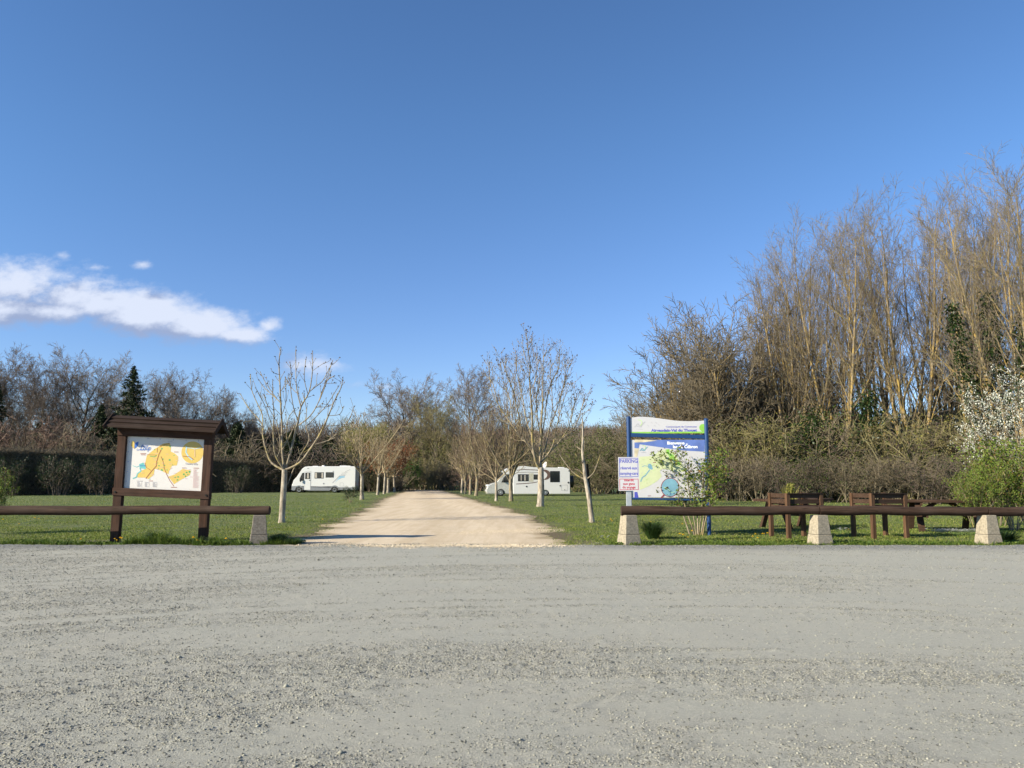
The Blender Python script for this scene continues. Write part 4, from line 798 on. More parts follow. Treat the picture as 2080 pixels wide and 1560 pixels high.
win(e, rbox(K(790, 0)[0], K(980, 0)[0], K(0, 865)[1], K(0, 742)[1]), 0, [(K(905, 0)[0], K(925, 0)[0]), (K(840, 0)[0], K(855, 0)[0])]); win(e, rbox(K(1068, 0)[0], K(1190, 0)[0], K(0, 835)[1], K(0, 747)[1]), 0); win(e, rbox(K(1360, 0)[0], K(1532, 0)[0], K(0, 882)[1], K(0, 686)[1]), 0)
MB(BEI).flat(rbox(K(982, 0)[0], K(1066, 0)[0], K(0, 875)[1], K(0, 725)[1]), -.004).build('stripe', e)
m = MB(BRN); m.line([K(770, 672), K(900, 660), K(1100, 668), K(1210, 678)], .065, -.005); n_ = 12; pts = [K(1210 + 130 * math.sin(q), 755 - 85 * math.cos(q)) for q in np.linspace(0, 2.6, n_)]
for i in range(n_ - 1): m.line(pts[i:i + 2], .04 + .26 * math.sin(math.pi * (i + .5) / n_), -.0055 - i * .0002)
m.line([pts[-1], K(1200, 862), K(1050, 892), K(900, 905), K(765, 912)], .065, -.005).build('stripe', e); MB(BRN).line([K(770, 712), K(980, 706), K(1180, 715)], .035, -.004).build('stripe', e)
MB(STG).line([K(1565, 1030), K(1565, 932), K(1672, 932), K(1672, 1030), K(1565, 1030)], .02, -.004).build('locker_hatch', e)
for X, Zp, r in ((943, 955, .07), (1540, 943, .06), (1685, 888, .08), (1620, 1015, .04), (1697, 685, .05)): MB(FRM).cyl((K(X, Zp)[0], .0, K(X, Zp)[1]), (K(X, Zp)[0], -.02, K(X, Zp)[1]), r, k=14).build('cap', e)
MB(PLS).box((K(1590, 0)[0], 1, K(0, 622)[1]), (.5, .6, .07)).build('roof_hatch', e, bev=.02); dsh = MB(SIL).lathe([(0, .0), (.2, .03), (.33, .1)], (0, 0, 0), k=20).build('satellite_dish', e, (K(1310, 0)[0], .9, K(0, 585)[1]), (R(20), R(-70), 0)); MB(FRM).beam((K(1240, 0)[0], .8, K(0, 600)[1]), (K(1325, 0)[0], .8, K(0, 552)[1]), .03, .04).build('antenna', e)
sw = MB(FRM).lathe([(0, -.02), (.42, 0), (.47, .06), (.47, .34), (.42, .4), (0, .42)], (0, 0, 0), k=28).build('spare_wheel_cover', e, (K(1720, 0)[0], .75, K(0, 872)[1]), (0, R(90), 0)); sw.scale = (1.15, 1, 1)
MB(FRM).box((K(455, 0)[0] + .45, -.02, K(0, 850)[1]), (.12, .22, .3)).build('mirror', e, bev=.03)
for y in (.2, 1.95): MB(LMP).box((K(285, 0)[0] - .02, y, K(0, 925)[1] - .07), (.3, .2, .15)).build('headlight', e, bev=.05)
MB(DK).box((K(240, 0)[0] - .005, 1.1, K(0, 985)[1]), (.05, .9, .14)).build('grille', e, bev=.02); MB(SWH).box((K(238, 0)[0] - .012, 1.1, .48), (.03, .52, .11)).build('number_plate', e); MB(RIM).box((K(240, 0)[0] - .036, 1.1, K(0, 985)[1] + .02), (.02, .14, .14)).build('emblem', e, bev=.03)
for y in (.12, 2.08): MB(RD).box((K(1715, 0)[0] + .012, y, .8), (.03, .1, .4)).build('tail_light', e)
MB(WV).beam((K(500, 690)[0], .1, K(0, 695)[1]), (K(560, 720)[0], .1, K(0, 735)[1]), .1, .02).build('sun_visor', e)
# ------------------------------------------------------------------ trees and shrubs
BK_W = bark('bark_pale', (.26, .22, .17), (.50, .45, .38), (.32, .27, .12), .36); BK_Y = bark('bark_lichen', (.19, .155, .11), (.37, .31, .22), (.32, .25, .08), .42)
BK_D = bark('bark_dark', (.06, .048, .036), (.14, .115, .09), (.10, .10, .045), .45); BK_O = bark('bark_orange_lichen', (.17, .135, .09), (.32, .26, .18), (.34, .23, .05), .46); BK_G = bark('bark_grey', (.13, .11, .085), (.26, .23, .185), (.20, .17, .07), .45)
TW_W = twigm('twig_pale', [(.16, .12, .07), (.30, .24, .14), (.25, .20, .13)]); TW_G = twigm('twig_grey', [(.10, .078, .062), (.19, .155, .125), (.15, .12, .10)]); TW_D = twigm('twig_dark', [(.06, .045, .035), (.13, .10, .08), (.10, .075, .062)])
TW_O = twigm('twig_ochre', [(.12, .105, .045), (.225, .195, .08), (.175, .16, .095)]); TW_R = twigm('twig_reddish', [(.10, .06, .046), (.17, .11, .085), (.14, .095, .072)]); TW_B = twigm('twig_brown', [(.085, .068, .045), (.175, .142, .092), (.13, .108, .075)])
BUD = plain('bud', (.10, .06, .035), .8); LF_G = leafm('leaf_fresh', [(.04, .07, .012), (.08, .13, .02), (.13, .18, .035)]); LF_D = leafm('leaf_ivy', [(.008, .018, .005), (.018, .036, .01), (.036, .06, .016)], .15, .4); LF_P = leafm('leaf_conifer', [(.012, .022, .009), (.024, .038, .014), (.045, .055, .02)], .05)
LF_C = leafm('leaf_copper', [(.12, .045, .02), (.2, .08, .035), (.26, .12, .06)], .3); LF_Y = leafm('leaf_yellowgreen', [(.14, .14, .03), (.22, .22, .05), (.3, .28, .08)]); LF_R = leafm('leaf_red_shoot', [(.2, .05, .02), (.3, .10, .04)], .3); LF_B = leafm('leaf_dead', [(.14, .10, .065), (.26, .185, .12), (.38, .28, .19)], .2)
LF_I = leafm('leaf_ivy_bright', [(.03, .06, .01), (.06, .11, .02), (.09, .15, .035)], .2, .4); LF_F = leafm('leaf_spring', [(.06, .10, .015), (.11, .16, .025), (.17, .22, .04), (.14, .19, .03), (.09, .14, .02), (.2, .10, .04)], .3); BLS = leafm('blossom', [(.42, .44, .36), (.6, .62, .54), (.72, .72, .66)], .25)
def lv(**k): return k
# -- young walnut in the near left: pollard fork with long blunt upright limbs
WALN = dict(H=6.2, trunk=.33, r=.135, rtop=.8, flare=1.3, twig=.012, tseg=6, rmin=.013, buds=.06, levels=[
    lv(n=7, lo=.93, hi=1., ang=42, aj=10, lr=1.9, lt=0, rr=.56, re=.30, seg=8, wig=.06, trop=.085, k=7, trunk=True, m=1, lj=.18, tip=True),
    lv(n=6, lo=.28, hi=.93, ang=34, aj=9, lr=.60, lt=.55, rr=.62, re=.45, seg=5, wig=.07, trop=.09, k=5, m=1, tip=True),
    lv(n=3, lo=.3, hi=.9, ang=40, aj=12, lr=.48, lt=.4, rr=.62, re=.6, seg=3, wig=.06, trop=.06, k=4, m=1)])
m_w = [BK_W, BK_Y, BUD]
def traced(kind, label, mats, conv, Y, limbs, rg_, shoots=(3, .5), bud=.055, two=0, cat='tree', group='trees lining the track'):
    """limbs: (points, depth slope, r0, r1); the first is the trunk. Limb outlines keep their real distance and thickness."""
    tr = []; cr = []; tips = []; x0, y0, _ = at(*conv(*limbs[0][0][0]), Y)
    for li, (pts, ds, r0, r1) in enumerate(limbs):
        raw = [conv(*p) for p in pts]; base = raw[0]; P = []
        for j, (px, py) in enumerate(raw):
            dd = math.hypot(px - base[0], py - base[1]) / 1600 * Y; b0 = abs(base[0] - conv(*limbs[0][0][-1])[0]) / 1600 * Y
            P.append(np.array(at(px, py, Y + ds * (dd + .6 * b0))) - np.array([x0, Y, 0]))
        if li == 0: P[0][2] = -.08
        P = np.array(P); n = len(P); t = np.linspace(0, n - 1, (n - 1) * 3 + 1); Q_ = []
        for u in t:                                   # Catmull-Rom through the traced joints
            i = min(int(u), n - 2); f = u - i; p0, p1, p2, p3 = P[max(i - 1, 0)], P[i], P[i + 1], P[min(i + 2, n - 1)]
            Q_.append(.5 * (2 * p1 + (p2 - p0) * f + (2 * p0 - 5 * p1 + 4 * p2 - p3) * f * f + (3 * p1 - p0 - 3 * p2 + p3) * f ** 3))
        Q_ = np.array(Q_)[None]; f = np.linspace(0, 1, Q_.shape[1])[None]; r0 = r0 * (1 if li == 0 else .82); Rr = r0 * (1 - f) + r1 * f
        if li == 0: Rr[0, 0] *= 1.3
        V, F = tubes(Q_, Rr, 12 if li == 0 else 7); (tr if li == 0 else cr).append((V, F, 0 if li == 0 else 1)); tips.append(Q_[0, -1])
        if li:
            D = unit(np.diff(Q_, axis=1)); D = np.concatenate([D[:, :1], D], 1); L = np.array([np.linalg.norm(np.diff(Q_[0], axis=0), axis=1).sum()])
            p, d, Lc, r = spawn(rg_, Q_, Rr, D, L * 0 + 1, max(1, int(L[0] * shoots[0])), .25, .97, 42, 14, shoots[1], .3, .55, .5); d[:, 2] += .35
            P2, R2, D2 = grow(rg_, p, d, Lc, np.clip(r, .006, .012), np.full(len(r), .006), 4, .08, .12); cr.append((*tubes(P2, R2, 4), 1)); tips += list(P2[:, -1])
            if two:
                p, d, Lc, r = spawn(rg_, P2, R2, D2, Lc, two, .2, .95, 40, 12, .5, .3, .9); P4, R4, D4 = grow(rg_, p, d, Lc, np.full(len(r), .009), np.full(len(r), .007), 3, .08, .1); cr.append((*tubes(P4, R4, 3), 1)); tips += list(P4[::2, -1])
            P3 = Q_[0, 3::2]; tips += [q + rg_.normal(0, .012, 3) for q in P3[-4:]]
    tips = np.array(tips)
    if bud: cr.append((*leaves(rg_, np.repeat(tips, 3, 0) + rg_.normal(0, bud * .25, (3 * len(tips), 3)), bud, 0, .55), 2))
    e = empty('bare_tree', (x0, Y, 0), 0, label=label, cat=cat, group=group)
    V, F, MI = join(tr); link('trunk', npmesh(kind + '_trunk', V, F, mats, MI, True), e); V, F, MI = join(cr); link('crown', npmesh(kind + '_crown', V, F, mats, MI, True), e); return e
cv = lambda x, y: (480 + x / 3.7147, 680 + y / 3.7147); r1 = .011
WL = [([(342, 1424), (352, 1250), (361, 1110), (365, 1015)], 0, .115, .095),
 ([(362, 1025), (265, 965), (225, 870), (200, 760), (195, 680), (155, 620), (90, 550), (30, 445)], .35, .05, r1), ([(205, 795), (160, 790), (125, 797)], -.3, .018, r1), ([(200, 700), (130, 650), (55, 662)], -.4, .02, r1), ([(200, 690), (195, 600), (150, 500), (115, 410), (108, 300)], .2, .026, r1), ([(235, 840), (180, 850), (118, 900)], -.5, .014, .008),
 ([(358, 1015), (305, 930), (285, 850), (280, 700), (285, 600), (275, 480), (275, 340)], -.35, .045, r1), ([(283, 740), (240, 600), (200, 500), (145, 400)], -.3, .018, r1), ([(284, 620), (240, 540), (208, 455)], -.3, .015, r1),
 ([(362, 1010), (345, 880), (345, 700), (335, 520), (330, 380), (322, 210), (337, 95)], .1, .055, .014), ([(340, 520), (280, 460), (215, 405), (170, 340)], .4, .022, r1), ([(300, 475), (225, 370), (180, 280)], .3, .018, r1), ([(345, 870), (400, 770), (440, 685)], .5, .03, .018), ([(340, 420), (390, 360), (420, 300)], .4, .014, r1), ([(345, 600), (375, 500), (370, 320)], -.4, .016, r1), ([(333, 300), (300, 295), (272, 280)], -.3, .012, .009),
 ([(372, 1012), (410, 880), (450, 720), (470, 640), (490, 540), (550, 430), (575, 270), (575, 125)], .3, .058, .012), ([(488, 545), (460, 430), (450, 330), (450, 115)], .1, .028, r1), ([(550, 430), (600, 390), (650, 350), (700, 260), (728, 195)], .4, .022, r1), ([(540, 445), (515, 350), (515, 270), (525, 185)], -.3, .016, r1), ([(455, 440), (400, 380), (370, 320)], .4, .014, r1), ([(465, 650), (430, 540), (410, 400), (415, 300), (405, 205)], -.35, .02, r1), ([(578, 270), (620, 240), (675, 205)], .3, .010, .008),
 ([(468, 685), (560, 610), (620, 510), (670, 390), (690, 340), (740, 310)], -.3, .026, r1), ([(620, 510), (650, 420), (680, 340), (720, 215)], -.4, .018, r1), ([(650, 365), (700, 366), (752, 366)], -.2, .010, .008),
 ([(372, 1020), (480, 965), (560, 860), (620, 770), (660, 690), (700, 600), (740, 500), (790, 400), (805, 320)], -.25, .056, r1), ([(580, 832), (700, 795), (780, 720), (850, 640), (890, 540)], .35, .032, r1), ([(690, 800), (800, 750), (880, 700), (940, 610)], -.2, .02, r1), ([(660, 690), (790, 680), (880, 668)], .4, .014, .009), ([(700, 610), (780, 600), (810, 540)], .2, .014, r1), ([(530, 690), (620, 600), (690, 520), (770, 390)], .5, .02, r1), ([(740, 500), (700, 540), (600, 545)], -.4, .012, .008),
 ([(385, 1130), (430, 1020), (490, 900), (550, 790), (525, 680), (530, 560), (500, 440)], .45, .026, r1), ([(545, 790), (500, 740), (460, 760)], -.4, .012, .008), ([(410, 880), (380, 760), (390, 640), (440, 560)], -.5, .022, r1), ([(305, 930), (330, 860), (325, 760), (300, 640)], .5, .02, r1)]
x, y = gp(570, 1062); traced('walnut', 'leafless young walnut with pale trunk at the near left, right of the map board', m_w, cv, y, WL, np.random.default_rng(3), (3.0, .42))
# -- tall walnut at right
WALR = dict(H=9.6, trunk=.24, r=.17, rtop=.8, flare=1.45, twig=.012, tseg=6, rmin=.011, buds=.085, levels=[
    lv(n=9, lo=.82, hi=1., ang=36, aj=14, lr=2.7, lt=0, rr=.55, re=.2, seg=10, wig=.05, trop=.12, k=7, trunk=True, m=1, lj=.25),
    lv(n=9, lo=.2, hi=.95, ang=36, aj=9, lr=.42, lt=.5, rr=.5, re=.35, seg=6, wig=.08, trop=.09, k=4, m=1),
    lv(n=6, lo=.2, hi=.95, ang=40, aj=12, lr=.42, lt=.4, rr=.6, re=.5, seg=4, wig=.08, trop=.07, k=3, m=1, tip=True),
    lv(n=2, lo=.3, hi=.9, ang=40, aj=12, lr=.45, lt=.4, rr=.7, re=.6, seg=2, wig=.08, trop=.05, k=3, m=1)])
cr_ = lambda x, y: (960 + x / 3.7147, 660 + y / 3.7147); q = .014
TL = [([(510, 1372), (516, 1250), (515, 1150), (516, 1075)], 0, .20, .15),
 ([(516, 1090), (510, 1000), (515, 850), (520, 700), (530, 560), (530, 400), (535, 250), (560, 195)], .1, .10, q), ([(512, 1095), (480, 1040), (460, 950), (450, 850), (450, 700), (440, 560), (430, 400), (435, 300), (415, 160), (405, 35)], -.3, .10, q),
 ([(508, 1090), (470, 1000), (440, 930), (400, 880), (360, 850), (310, 770), (250, 690), (190, 590), (150, 440), (90, 370)], .35, .09, q), ([(462, 960), (400, 880), (370, 780), (340, 650), (300, 480), (260, 380), (220, 250)], -.35, .055, q),
 ([(520, 1030), (580, 960), (640, 900), (700, 840), (760, 790), (800, 700), (830, 600), (845, 530)], .3, .08, q), ([(560, 990), (600, 920), (620, 850), (650, 700), (690, 560), (740, 430)], -.4, .05, q), ([(530, 1000), (560, 880), (580, 780), (620, 680), (680, 480), (720, 340), (738, 300)], .4, .055, q),
 ([(520, 860), (545, 700), (560, 560), (600, 420), (650, 330), (655, 190)], -.35, .045, q), ([(450, 850), (400, 700), (380, 560), (350, 430), (330, 330), (325, 200)], .45, .04, q), ([(440, 560), (470, 420), (490, 290), (470, 210)], .4, .03, q), ([(432, 310), (400, 260), (370, 130)], .3, .02, q), ([(415, 165), (435, 130), (455, 105)], -.3, .016, .01),
 ([(640, 900), (720, 780), (760, 640), (785, 520)], -.3, .035, q), ([(700, 840), (780, 810), (820, 760), (860, 700)], .4, .025, q), ([(360, 850), (280, 760), (200, 720), (160, 640)], -.5, .03, q), ([(300, 740), (280, 560), (230, 420), (210, 280)], .4, .028, q), ([(515, 860), (490, 700), (480, 560), (500, 440), (510, 330)], -.5, .035, q),
 ([(190, 590), (150, 520), (130, 400), (128, 300)], .3, .022, q), ([(580, 780), (600, 650), (600, 520), (590, 330), (610, 290)], .6, .03, q), ([(340, 650), (360, 560), (390, 420), (385, 330)], -.6, .026, q), ([(650, 700), (660, 560), (690, 440), (700, 310)], .5, .028, q), ([(830, 640), (855, 600), (840, 560)], .3, .014, .01), ([(760, 790), (740, 690), (780, 560)], -.4, .02, q)]
x, y = gp(1097, 1029); traced('tall_walnut', 'tallest bare walnut right of the track, in front of the right-hand motorhome', m_w, cr_, y, TL, np.random.default_rng(6), (3.6, 1.15), .085, two=3)
# -- sapling with a dark stake
cs = lambda x, y: (960 + x / 3.7147, 660 + y / 3.7147)
SL = [([(902, 1490), (882, 1330), (852, 1160), (840, 1060), (828, 950), (832, 850), (827, 705)], 0, .10, .016), ([(852, 1168), (780, 1130), (720, 1070), (650, 970)], .2, .036, .013), ([(858, 1165), (910, 1120), (940, 1050), (962, 980)], -.2, .032, .012), ([(840, 1055), (800, 1010), (755, 975)], -.4, .022, .012), ([(833, 950), (800, 930), (768, 905)], .4, .02, .012),
 ([(848, 1140), (800, 1095), (770, 1090)], .5, .014, .009), ([(845, 1050), (865, 1010), (888, 985)], .5, .014, .009), ([(832, 1000), (848, 900), (838, 860)], -.5, .016, .009), ([(829, 900), (815, 800), (820, 740)], .3, .013, .009)]
x, y = gp(1203, 1061); traced('sapling', 'thin bare sapling beside a dark stake, left of the parking sign', m_w, cs, y, SL, np.random.default_rng(4), (1.2, .25))
a_ = at(*cs(908, 1490), y + .12); b_ = at(*cs(862, 1050), y + .16); m = MB(wood('stake_wood', (.015, .012, .01), (.04, .032, .026), 'Z')); m.cyl((a_[0], a_[1], -.1), b_, .06, .05, k=10); tagp(m.build('tree_stake'), 'dark wooden stake leaning against the thin sapling', 'stake')
# -- row trees
ROWA = dict(H=7, trunk=.27, r=.12, rtop=.8, flare=1.25, twig=.02, tseg=5, rmin=.013, buds=.05, levels=[
    lv(n=8, lo=.8, hi=1., ang=38, aj=12, lr=1.9, lt=0, rr=.5, re=.3, seg=6, wig=.07, trop=.09, k=5, trunk=True, m=1, lj=.25),
    lv(n=8, lo=.2, hi=.95, ang=36, aj=12, lr=.45, lt=.5, rr=.5, re=.4, seg=4, wig=.08, trop=.08, k=3, m=1),
    lv(n=6, lo=.2, hi=.95, ang=38, aj=12, lr=.5, lt=.4, rr=.6, re=.5, seg=3, wig=.09, trop=.06, k=3, m=1)])
ROWU = dict(H=9, trunk=.2, r=.19, rtop=.75, flare=1.2, twig=.03, tseg=5, rmin=.012, levels=[
    lv(n=14, lo=.7, hi=1., ang=24, aj=10, lr=3.4, lt=0, rr=.42, re=.22, seg=8, wig=.05, trop=.06, k=5, trunk=True, m=1, lj=.3),
    lv(n=10, lo=.12, hi=.95, ang=28, aj=9, lr=.38, lt=.5, rr=.45, re=.4, seg=5, wig=.07, trop=.06, k=3, m=2),
    lv(n=6, lo=.2, hi=.95, ang=32, aj=12, lr=.45, lt=.4, rr=.6, re=.5, seg=3, wig=.09, trop=.04, k=3, m=3)])
COPP = dict(ROWA, leaf=(14, .15, .28, 3)); COPP['buds'] = 0
mr = [BK_W, TW_W, BUD, LF_C]; mu = [BK_Y, BK_Y, TW_O, TW_R]; g_ = 'trees lining the track'
for kind, S, mats, seed, px, py, top, rz, lab, ws in [
    ('row', ROWA, mr, 31, 735, 1015, 828, 0, 'bare tree at the tail of the left-hand motorhome, left of the track', 1.1),
    ('row', ROWA, mr, 32, 767, 1005, 858, 1, 'smaller pale-trunked bare tree right of the motorhome tree in the left row', 1.),
    ('row', ROWA, mr, 33, 780, 1003.5, 875, 2, 'slim forked bare tree between the pale-trunked one and the copper-leaved tree', .9),
    ('copper', COPP, mr, 34, 788, 1001.5, 893, 0, 'young tree still carrying copper brown dead leaves in the left row', 1.35),
    ('row', ROWA, mr, 32, 801, 999.8, 890, 4, 'farthest small bare tree at the end of the left row', 1.1),
    ('upright', ROWU, mu, 41, 1038, 1018, 735, 0, 'stout trunked bare tree with many upright reddish shoots in front of the silver cab', .8),
    ('row', ROWA, mr, 33, 1008, 1018, 868, 3, 'thin forked bare tree beside the nose of the right-hand motorhome', .95),
    ('upright', ROWU, mu, 42, 967, 1007, 800, 1, 'upright reddish bare tree in the right row, left of the motorhome nose', .8),
    ('upright', ROWU, mu, 43, 955, 1004.5, 838, 2, 'reddish bare tree second nearest the track end in the right row', .85),
    ('upright', ROWU, mu, 41, 945, 1003, 862, 3, 'small reddish bare tree with a leaning trunk at the far end of the right row', .9),
    ('row', ROWA, mr, 31, 938, 1001.5, 880, 5, 'slender bare tree at the very end of the right row', 1.)]:
    x, y = gp(px, py); h = at(px, top, y)[2]; plant_tree('bare_tree', kind, seed, S, mats, x, y, h, rz, lab, group=g_, wscale=ws)

# -- woodland species
OAK = dict(H=17, trunk=.62, r=.24, rtop=.35, flare=1.3, twig=.05, tseg=8, rmin=.014, levels=[
    lv(n=17, lo=.34, hi=1., ang=44, aj=12, lr=.66, lt=.12, rr=.5, re=.25, seg=7, wig=.10, trop=.06, k=4, trunk=True, m=0),
    lv(n=9, lo=.2, hi=1., ang=42, aj=12, lr=.45, lt=.4, rr=.5, re=.35, seg=5, wig=.13, trop=.05, k=3, m=1),
    lv(n=7, lo=.15, hi=1., ang=42, aj=14, lr=.5, lt=.3, rr=.5, re=.5, seg=4, wig=.14, trop=.03, k=3, m=1),
    lv(n=7, lo=.15, hi=1., ang=42, aj=14, lr=.5, lt=.2, rr=.6, re=.6, seg=2, wig=.14, trop=.02, k=3, m=1)])
ASP = dict(H=20, stems=6, spread=.21, base=.8, trunk=.95, r=.19, rtop=.12, twig=.035, tseg=12, ttrop=.03, rmin=.010, levels=[
    lv(n=18, lo=.22, hi=.98, ang=32, aj=9, lr=.31, lt=.45, rr=.42, re=.3, seg=6, wig=.05, trop=.06, k=4, trunk=True, m=0),
    lv(n=8, lo=.15, hi=1., ang=34, aj=12, lr=.45, lt=.4, rr=.5, re=.4, seg=4, wig=.06, trop=.04, k=3, m=1),
    lv(n=6, lo=.15, hi=1., ang=38, aj=14, lr=.55, lt=.3, rr=.6, re=.6, seg=2, wig=.08, trop=.03, k=3, m=2)])
WIL = dict(H=12, stems=9, spread=.55, base=.7, trunk=.62, r=.17, rtop=.2, twig=.06, tseg=9, ttrop=.01, rmin=.014, levels=[
    lv(n=16, lo=.2, hi=1., ang=42, aj=12, lr=.52, lt=.15, rr=.45, re=.3, seg=6, wig=.10, trop=.04, k=4, m=0),
    lv(n=9, lo=.15, hi=1., ang=40, aj=12, lr=.45, lt=.4, rr=.5, re=.4, seg=4, wig=.12, trop=.04, k=3, m=1),
    lv(n=7, lo=.15, hi=1., ang=40, aj=14, lr=.5, lt=.3, rr=.6, re=.6, seg=3, wig=.14, trop=.02, k=3, m=1)])
SHR = dict(H=4, stems=16, spread=.7, base=.9, trunk=.75, r=.04, rtop=.35, twig=.10, tseg=7, ttrop=.0, rmin=.010, levels=[
    lv(n=9, lo=.12, hi=1., ang=42, aj=15, lr=.42, lt=.3, rr=.6, re=.5, seg=4, wig=.14, trop=.02, k=3, m=1),
    lv(n=7, lo=.1, hi=1., ang=45, aj=18, lr=.5, lt=.3, rr=.7, re=.7, seg=3, wig=.18, trop=.0, k=3, m=1)])
SHL = dict(SHR, leaf=(4, .055, .09, 2)); SHW = dict(SHR, stems=13, spread=.55)
m_oak = [BK_D, TW_G]; m_oak2 = [BK_D, TW_D]; m_asp = [BK_O, TW_O, TW_G]; m_wil = [BK_O, TW_B]; 
def wood_tree(name, kind, S, mats, seed, px, Y, top, rz, lab, group, ws=1., cat='tree', tilt=0, post=None):
    x, _, _ = at(px, 990, Y); h = at(px, top, Y)[2]
    return plant_tree(name, kind, seed, S, mats, x, Y, h, rz, lab, cat, group, ws, post=post, tilt=tilt)
gl = 'bare trees of the wood behind the hedge'
LFT = [(-40, 100, 700, 0, 1.), (28, 104, 712, 1, .8), (72, 98, 722, 2, .75), (150, 102, 708, 0, 1.05), (205, 112, 760, 1, .9), (300, 100, 742, 2, .85), (352, 106, 752, 0, .8), (403, 101, 762, 1, .85), (446, 108, 785, 2, .8),
       (490, 110, 822, 0, .8), (545, 112, 838, 1, .8), (600, 115, 846, 2, .8), (655, 112, 850, 0, .8), (705, 116, 862, 1, .75), (235, 118, 775, 2, .9), (110, 118, 735, 1, .9)]
where = ['half cut by the left edge of the picture', 'tall and narrow, second from the left edge', 'with slender ivy-clad trunk, left of the broadest crown', 'with the broadest round crown left of the spruce', 'in the gap just left of the spruce', 'immediately right of the dark spruce', 'behind the map board roof, right of its middle', 'right of the map board roof end', 'where the wood begins to step down, left of the near walnut', 'showing between the map board and the near walnut', 'directly behind the near walnut trunk', 'behind the nose of the left motorhome', 'behind the middle of the left motorhome', 'behind the rear of the left motorhome', 'set deep in the wood behind the spruce', 'set deep in the wood behind the ivy-clad trunk']
def ivy(rg, tr, cr, tips):
    P = tr[0][0]; z = rg.uniform(.2, 8, 2600); C_ = np.stack([rg.normal(0, .32, 2600), rg.normal(0, .32, 2600), z], -1); C_[:, :2] += .0; cr.append((*leaves(rg, C_, .3), 2))
for i, (px, Y, top, s, ws) in enumerate(LFT):
    iv = i == 2; wood_tree('woodland_tree', 'oak_ivy' if iv else ('oak' if i % 2 else 'oak_dark'), OAK, ([BK_D, TW_D, LF_D] if iv else (m_oak if i % 2 else m_oak2)), 50 + s, px, Y, top, i * 1.3, 'leafless grey-brown woodland tree ' + where[i], gl, ws, post=ivy if iv else None)
# spruces
def spruce(px, Y, top, wid, label, seed, base=0):
    rg = np.random.default_rng(seed); x, _, _ = at(px, 990, Y); h = at(px, top, Y)[2]; e = empty('spruce', (x, Y, 0), 0, label=label, cat='tree', group='dark conifers in the wood')
    MB(BK_D).cyl((0, 0, 0), (0, 0, h * .97), .22, .03, 8).build('trunk', e)
    C_ = []; P_ = []
    nb = 190
    for i in range(nb):
        f = (i + rg.random()) / nb; z = h * (.08 + .91 * f); L_ = wid * (1 - f) ** .75 * rg.uniform(.35, 1.12) * (1 + .25 * math.sin(f * 23 + seed)) + .1; q = i * 2.4 + rg.normal(0, .3); m_ = int(14 + L_ * 34); t = rg.random(m_) ** .7
        C_.append(np.stack([np.cos(q) * t * L_ + rg.normal(0, .10, m_), np.sin(q) * t * L_ + rg.normal(0, .10, m_), z - .28 * t * L_ + .12 * (t * L_) ** 1.5 + rg.normal(0, .09, m_) - .1 * rg.random(m_)], -1))
    C_ = np.concatenate(C_); V, F = leaves(rg, C_, .30, 0, .35, .5); link('crown', npmesh('crown', V, [F], [LF_P]), e)
spruce(258, 97, 742, 4.6, 'dark pointed spruce rising above the left end of the map board roof', 1); spruce(196, 94, 822, 3.4, 'low dark conifer left of the map board', 2); spruce(228, 93, 838, 4.2, 'dark drooping conifer at the shoulder of the spruce', 7)
spruce(-22, 92, 775, 3.2, 'dark green conifer cut off by the left edge', 3); spruce(478, 97, 858, 5.0, 'olive green conifer behind the hedge, right of the map board', 4); spruce(590, 98, 872, 5.0, 'dark conifer behind the hedge, above the left motorhome nose', 5); spruce(532, 99, 885, 4.5, 'dark conifer behind the near walnut trunk', 6); spruce(665, 99, 885, 4.5, 'dark conifer above the roof of the left motorhome', 8)
# yellow willow
WLY = dict(WIL, leaf=(6, .12, .2, 2)); wood_tree('willow', 'willow_yellow', WLY, [BK_D, TW_O, LF_Y], 70, 742, 100, 858, 0, 'yellow-green budding willow behind the left motorhome', None, .75)
# understorey shrubs left
gs = 'shrubs behind the hedge'
for i, (px, Y, top, kind, S, mats, ws, lab) in enumerate([
    (25, 90, 845, 'shrub_red', SHW, [TW_R, TW_R], 1.2, 'reddish bare shrub at the left edge above the hedge'), (85, 90, 838, 'shrub_red', SHW, [TW_R, TW_R], 1.2, 'wispy reddish bare shrub in front of the broad crowned tree'),
    (125, 89, 862, 'shrub_brown', SHW, [TW_B, TW_B], 1.3, 'wispy brown bare shrub above the hedge left of the map board'), (160, 91, 905, 'shrub_green', SHL, [TW_B, TW_B, LF_G], 1.4, 'bright green leafing shrub above the hedge left of the map board'),
    (185, 92, 880, 'shrub_ivy', SHL, [TW_D, TW_D, LF_D], 1.3, 'dark evergreen shrub beneath the low conifer'), (222, 90, 880, 'shrub_brown', SHW, [TW_B, TW_B], 1.1, 'pale brown shrub beside the left post of the map board'),
    (455, 92, 880, 'shrub_brown', SHW, [TW_B, TW_B], 1.5, 'brown bare shrub over the hedge right of the map board'), (505, 94, 895, 'shrub_ivy', SHL, [TW_D, TW_D, LF_D], 1.5, 'dark evergreen shrub over the hedge left of the near walnut trunk'),
    (620, 97, 890, 'shrub_ivy', SHL, [TW_D, TW_D, LF_D], 1.6, 'dark evergreen shrub above the cab of the left motorhome'), (690, 98, 900, 'shrub_green2', SHL, [TW_D, TW_D, LF_D], 1.5, 'dull green shrub above the roof of the left motorhome'),
    (560, 96, 905, 'shrub_brown', SHW, [TW_B, TW_B], 1.5, 'brown bare shrub directly behind the near walnut trunk'), (745, 100, 915, 'shrub_ivy', SHL, [TW_D, TW_D, LF_D], 1.4, 'dark evergreen shrub at the tail of the left motorhome')]):
    wood_tree('shrub', kind, S, mats, 80 + i % 3, px, Y, top, i, lab, gs, ws, 'shrub')

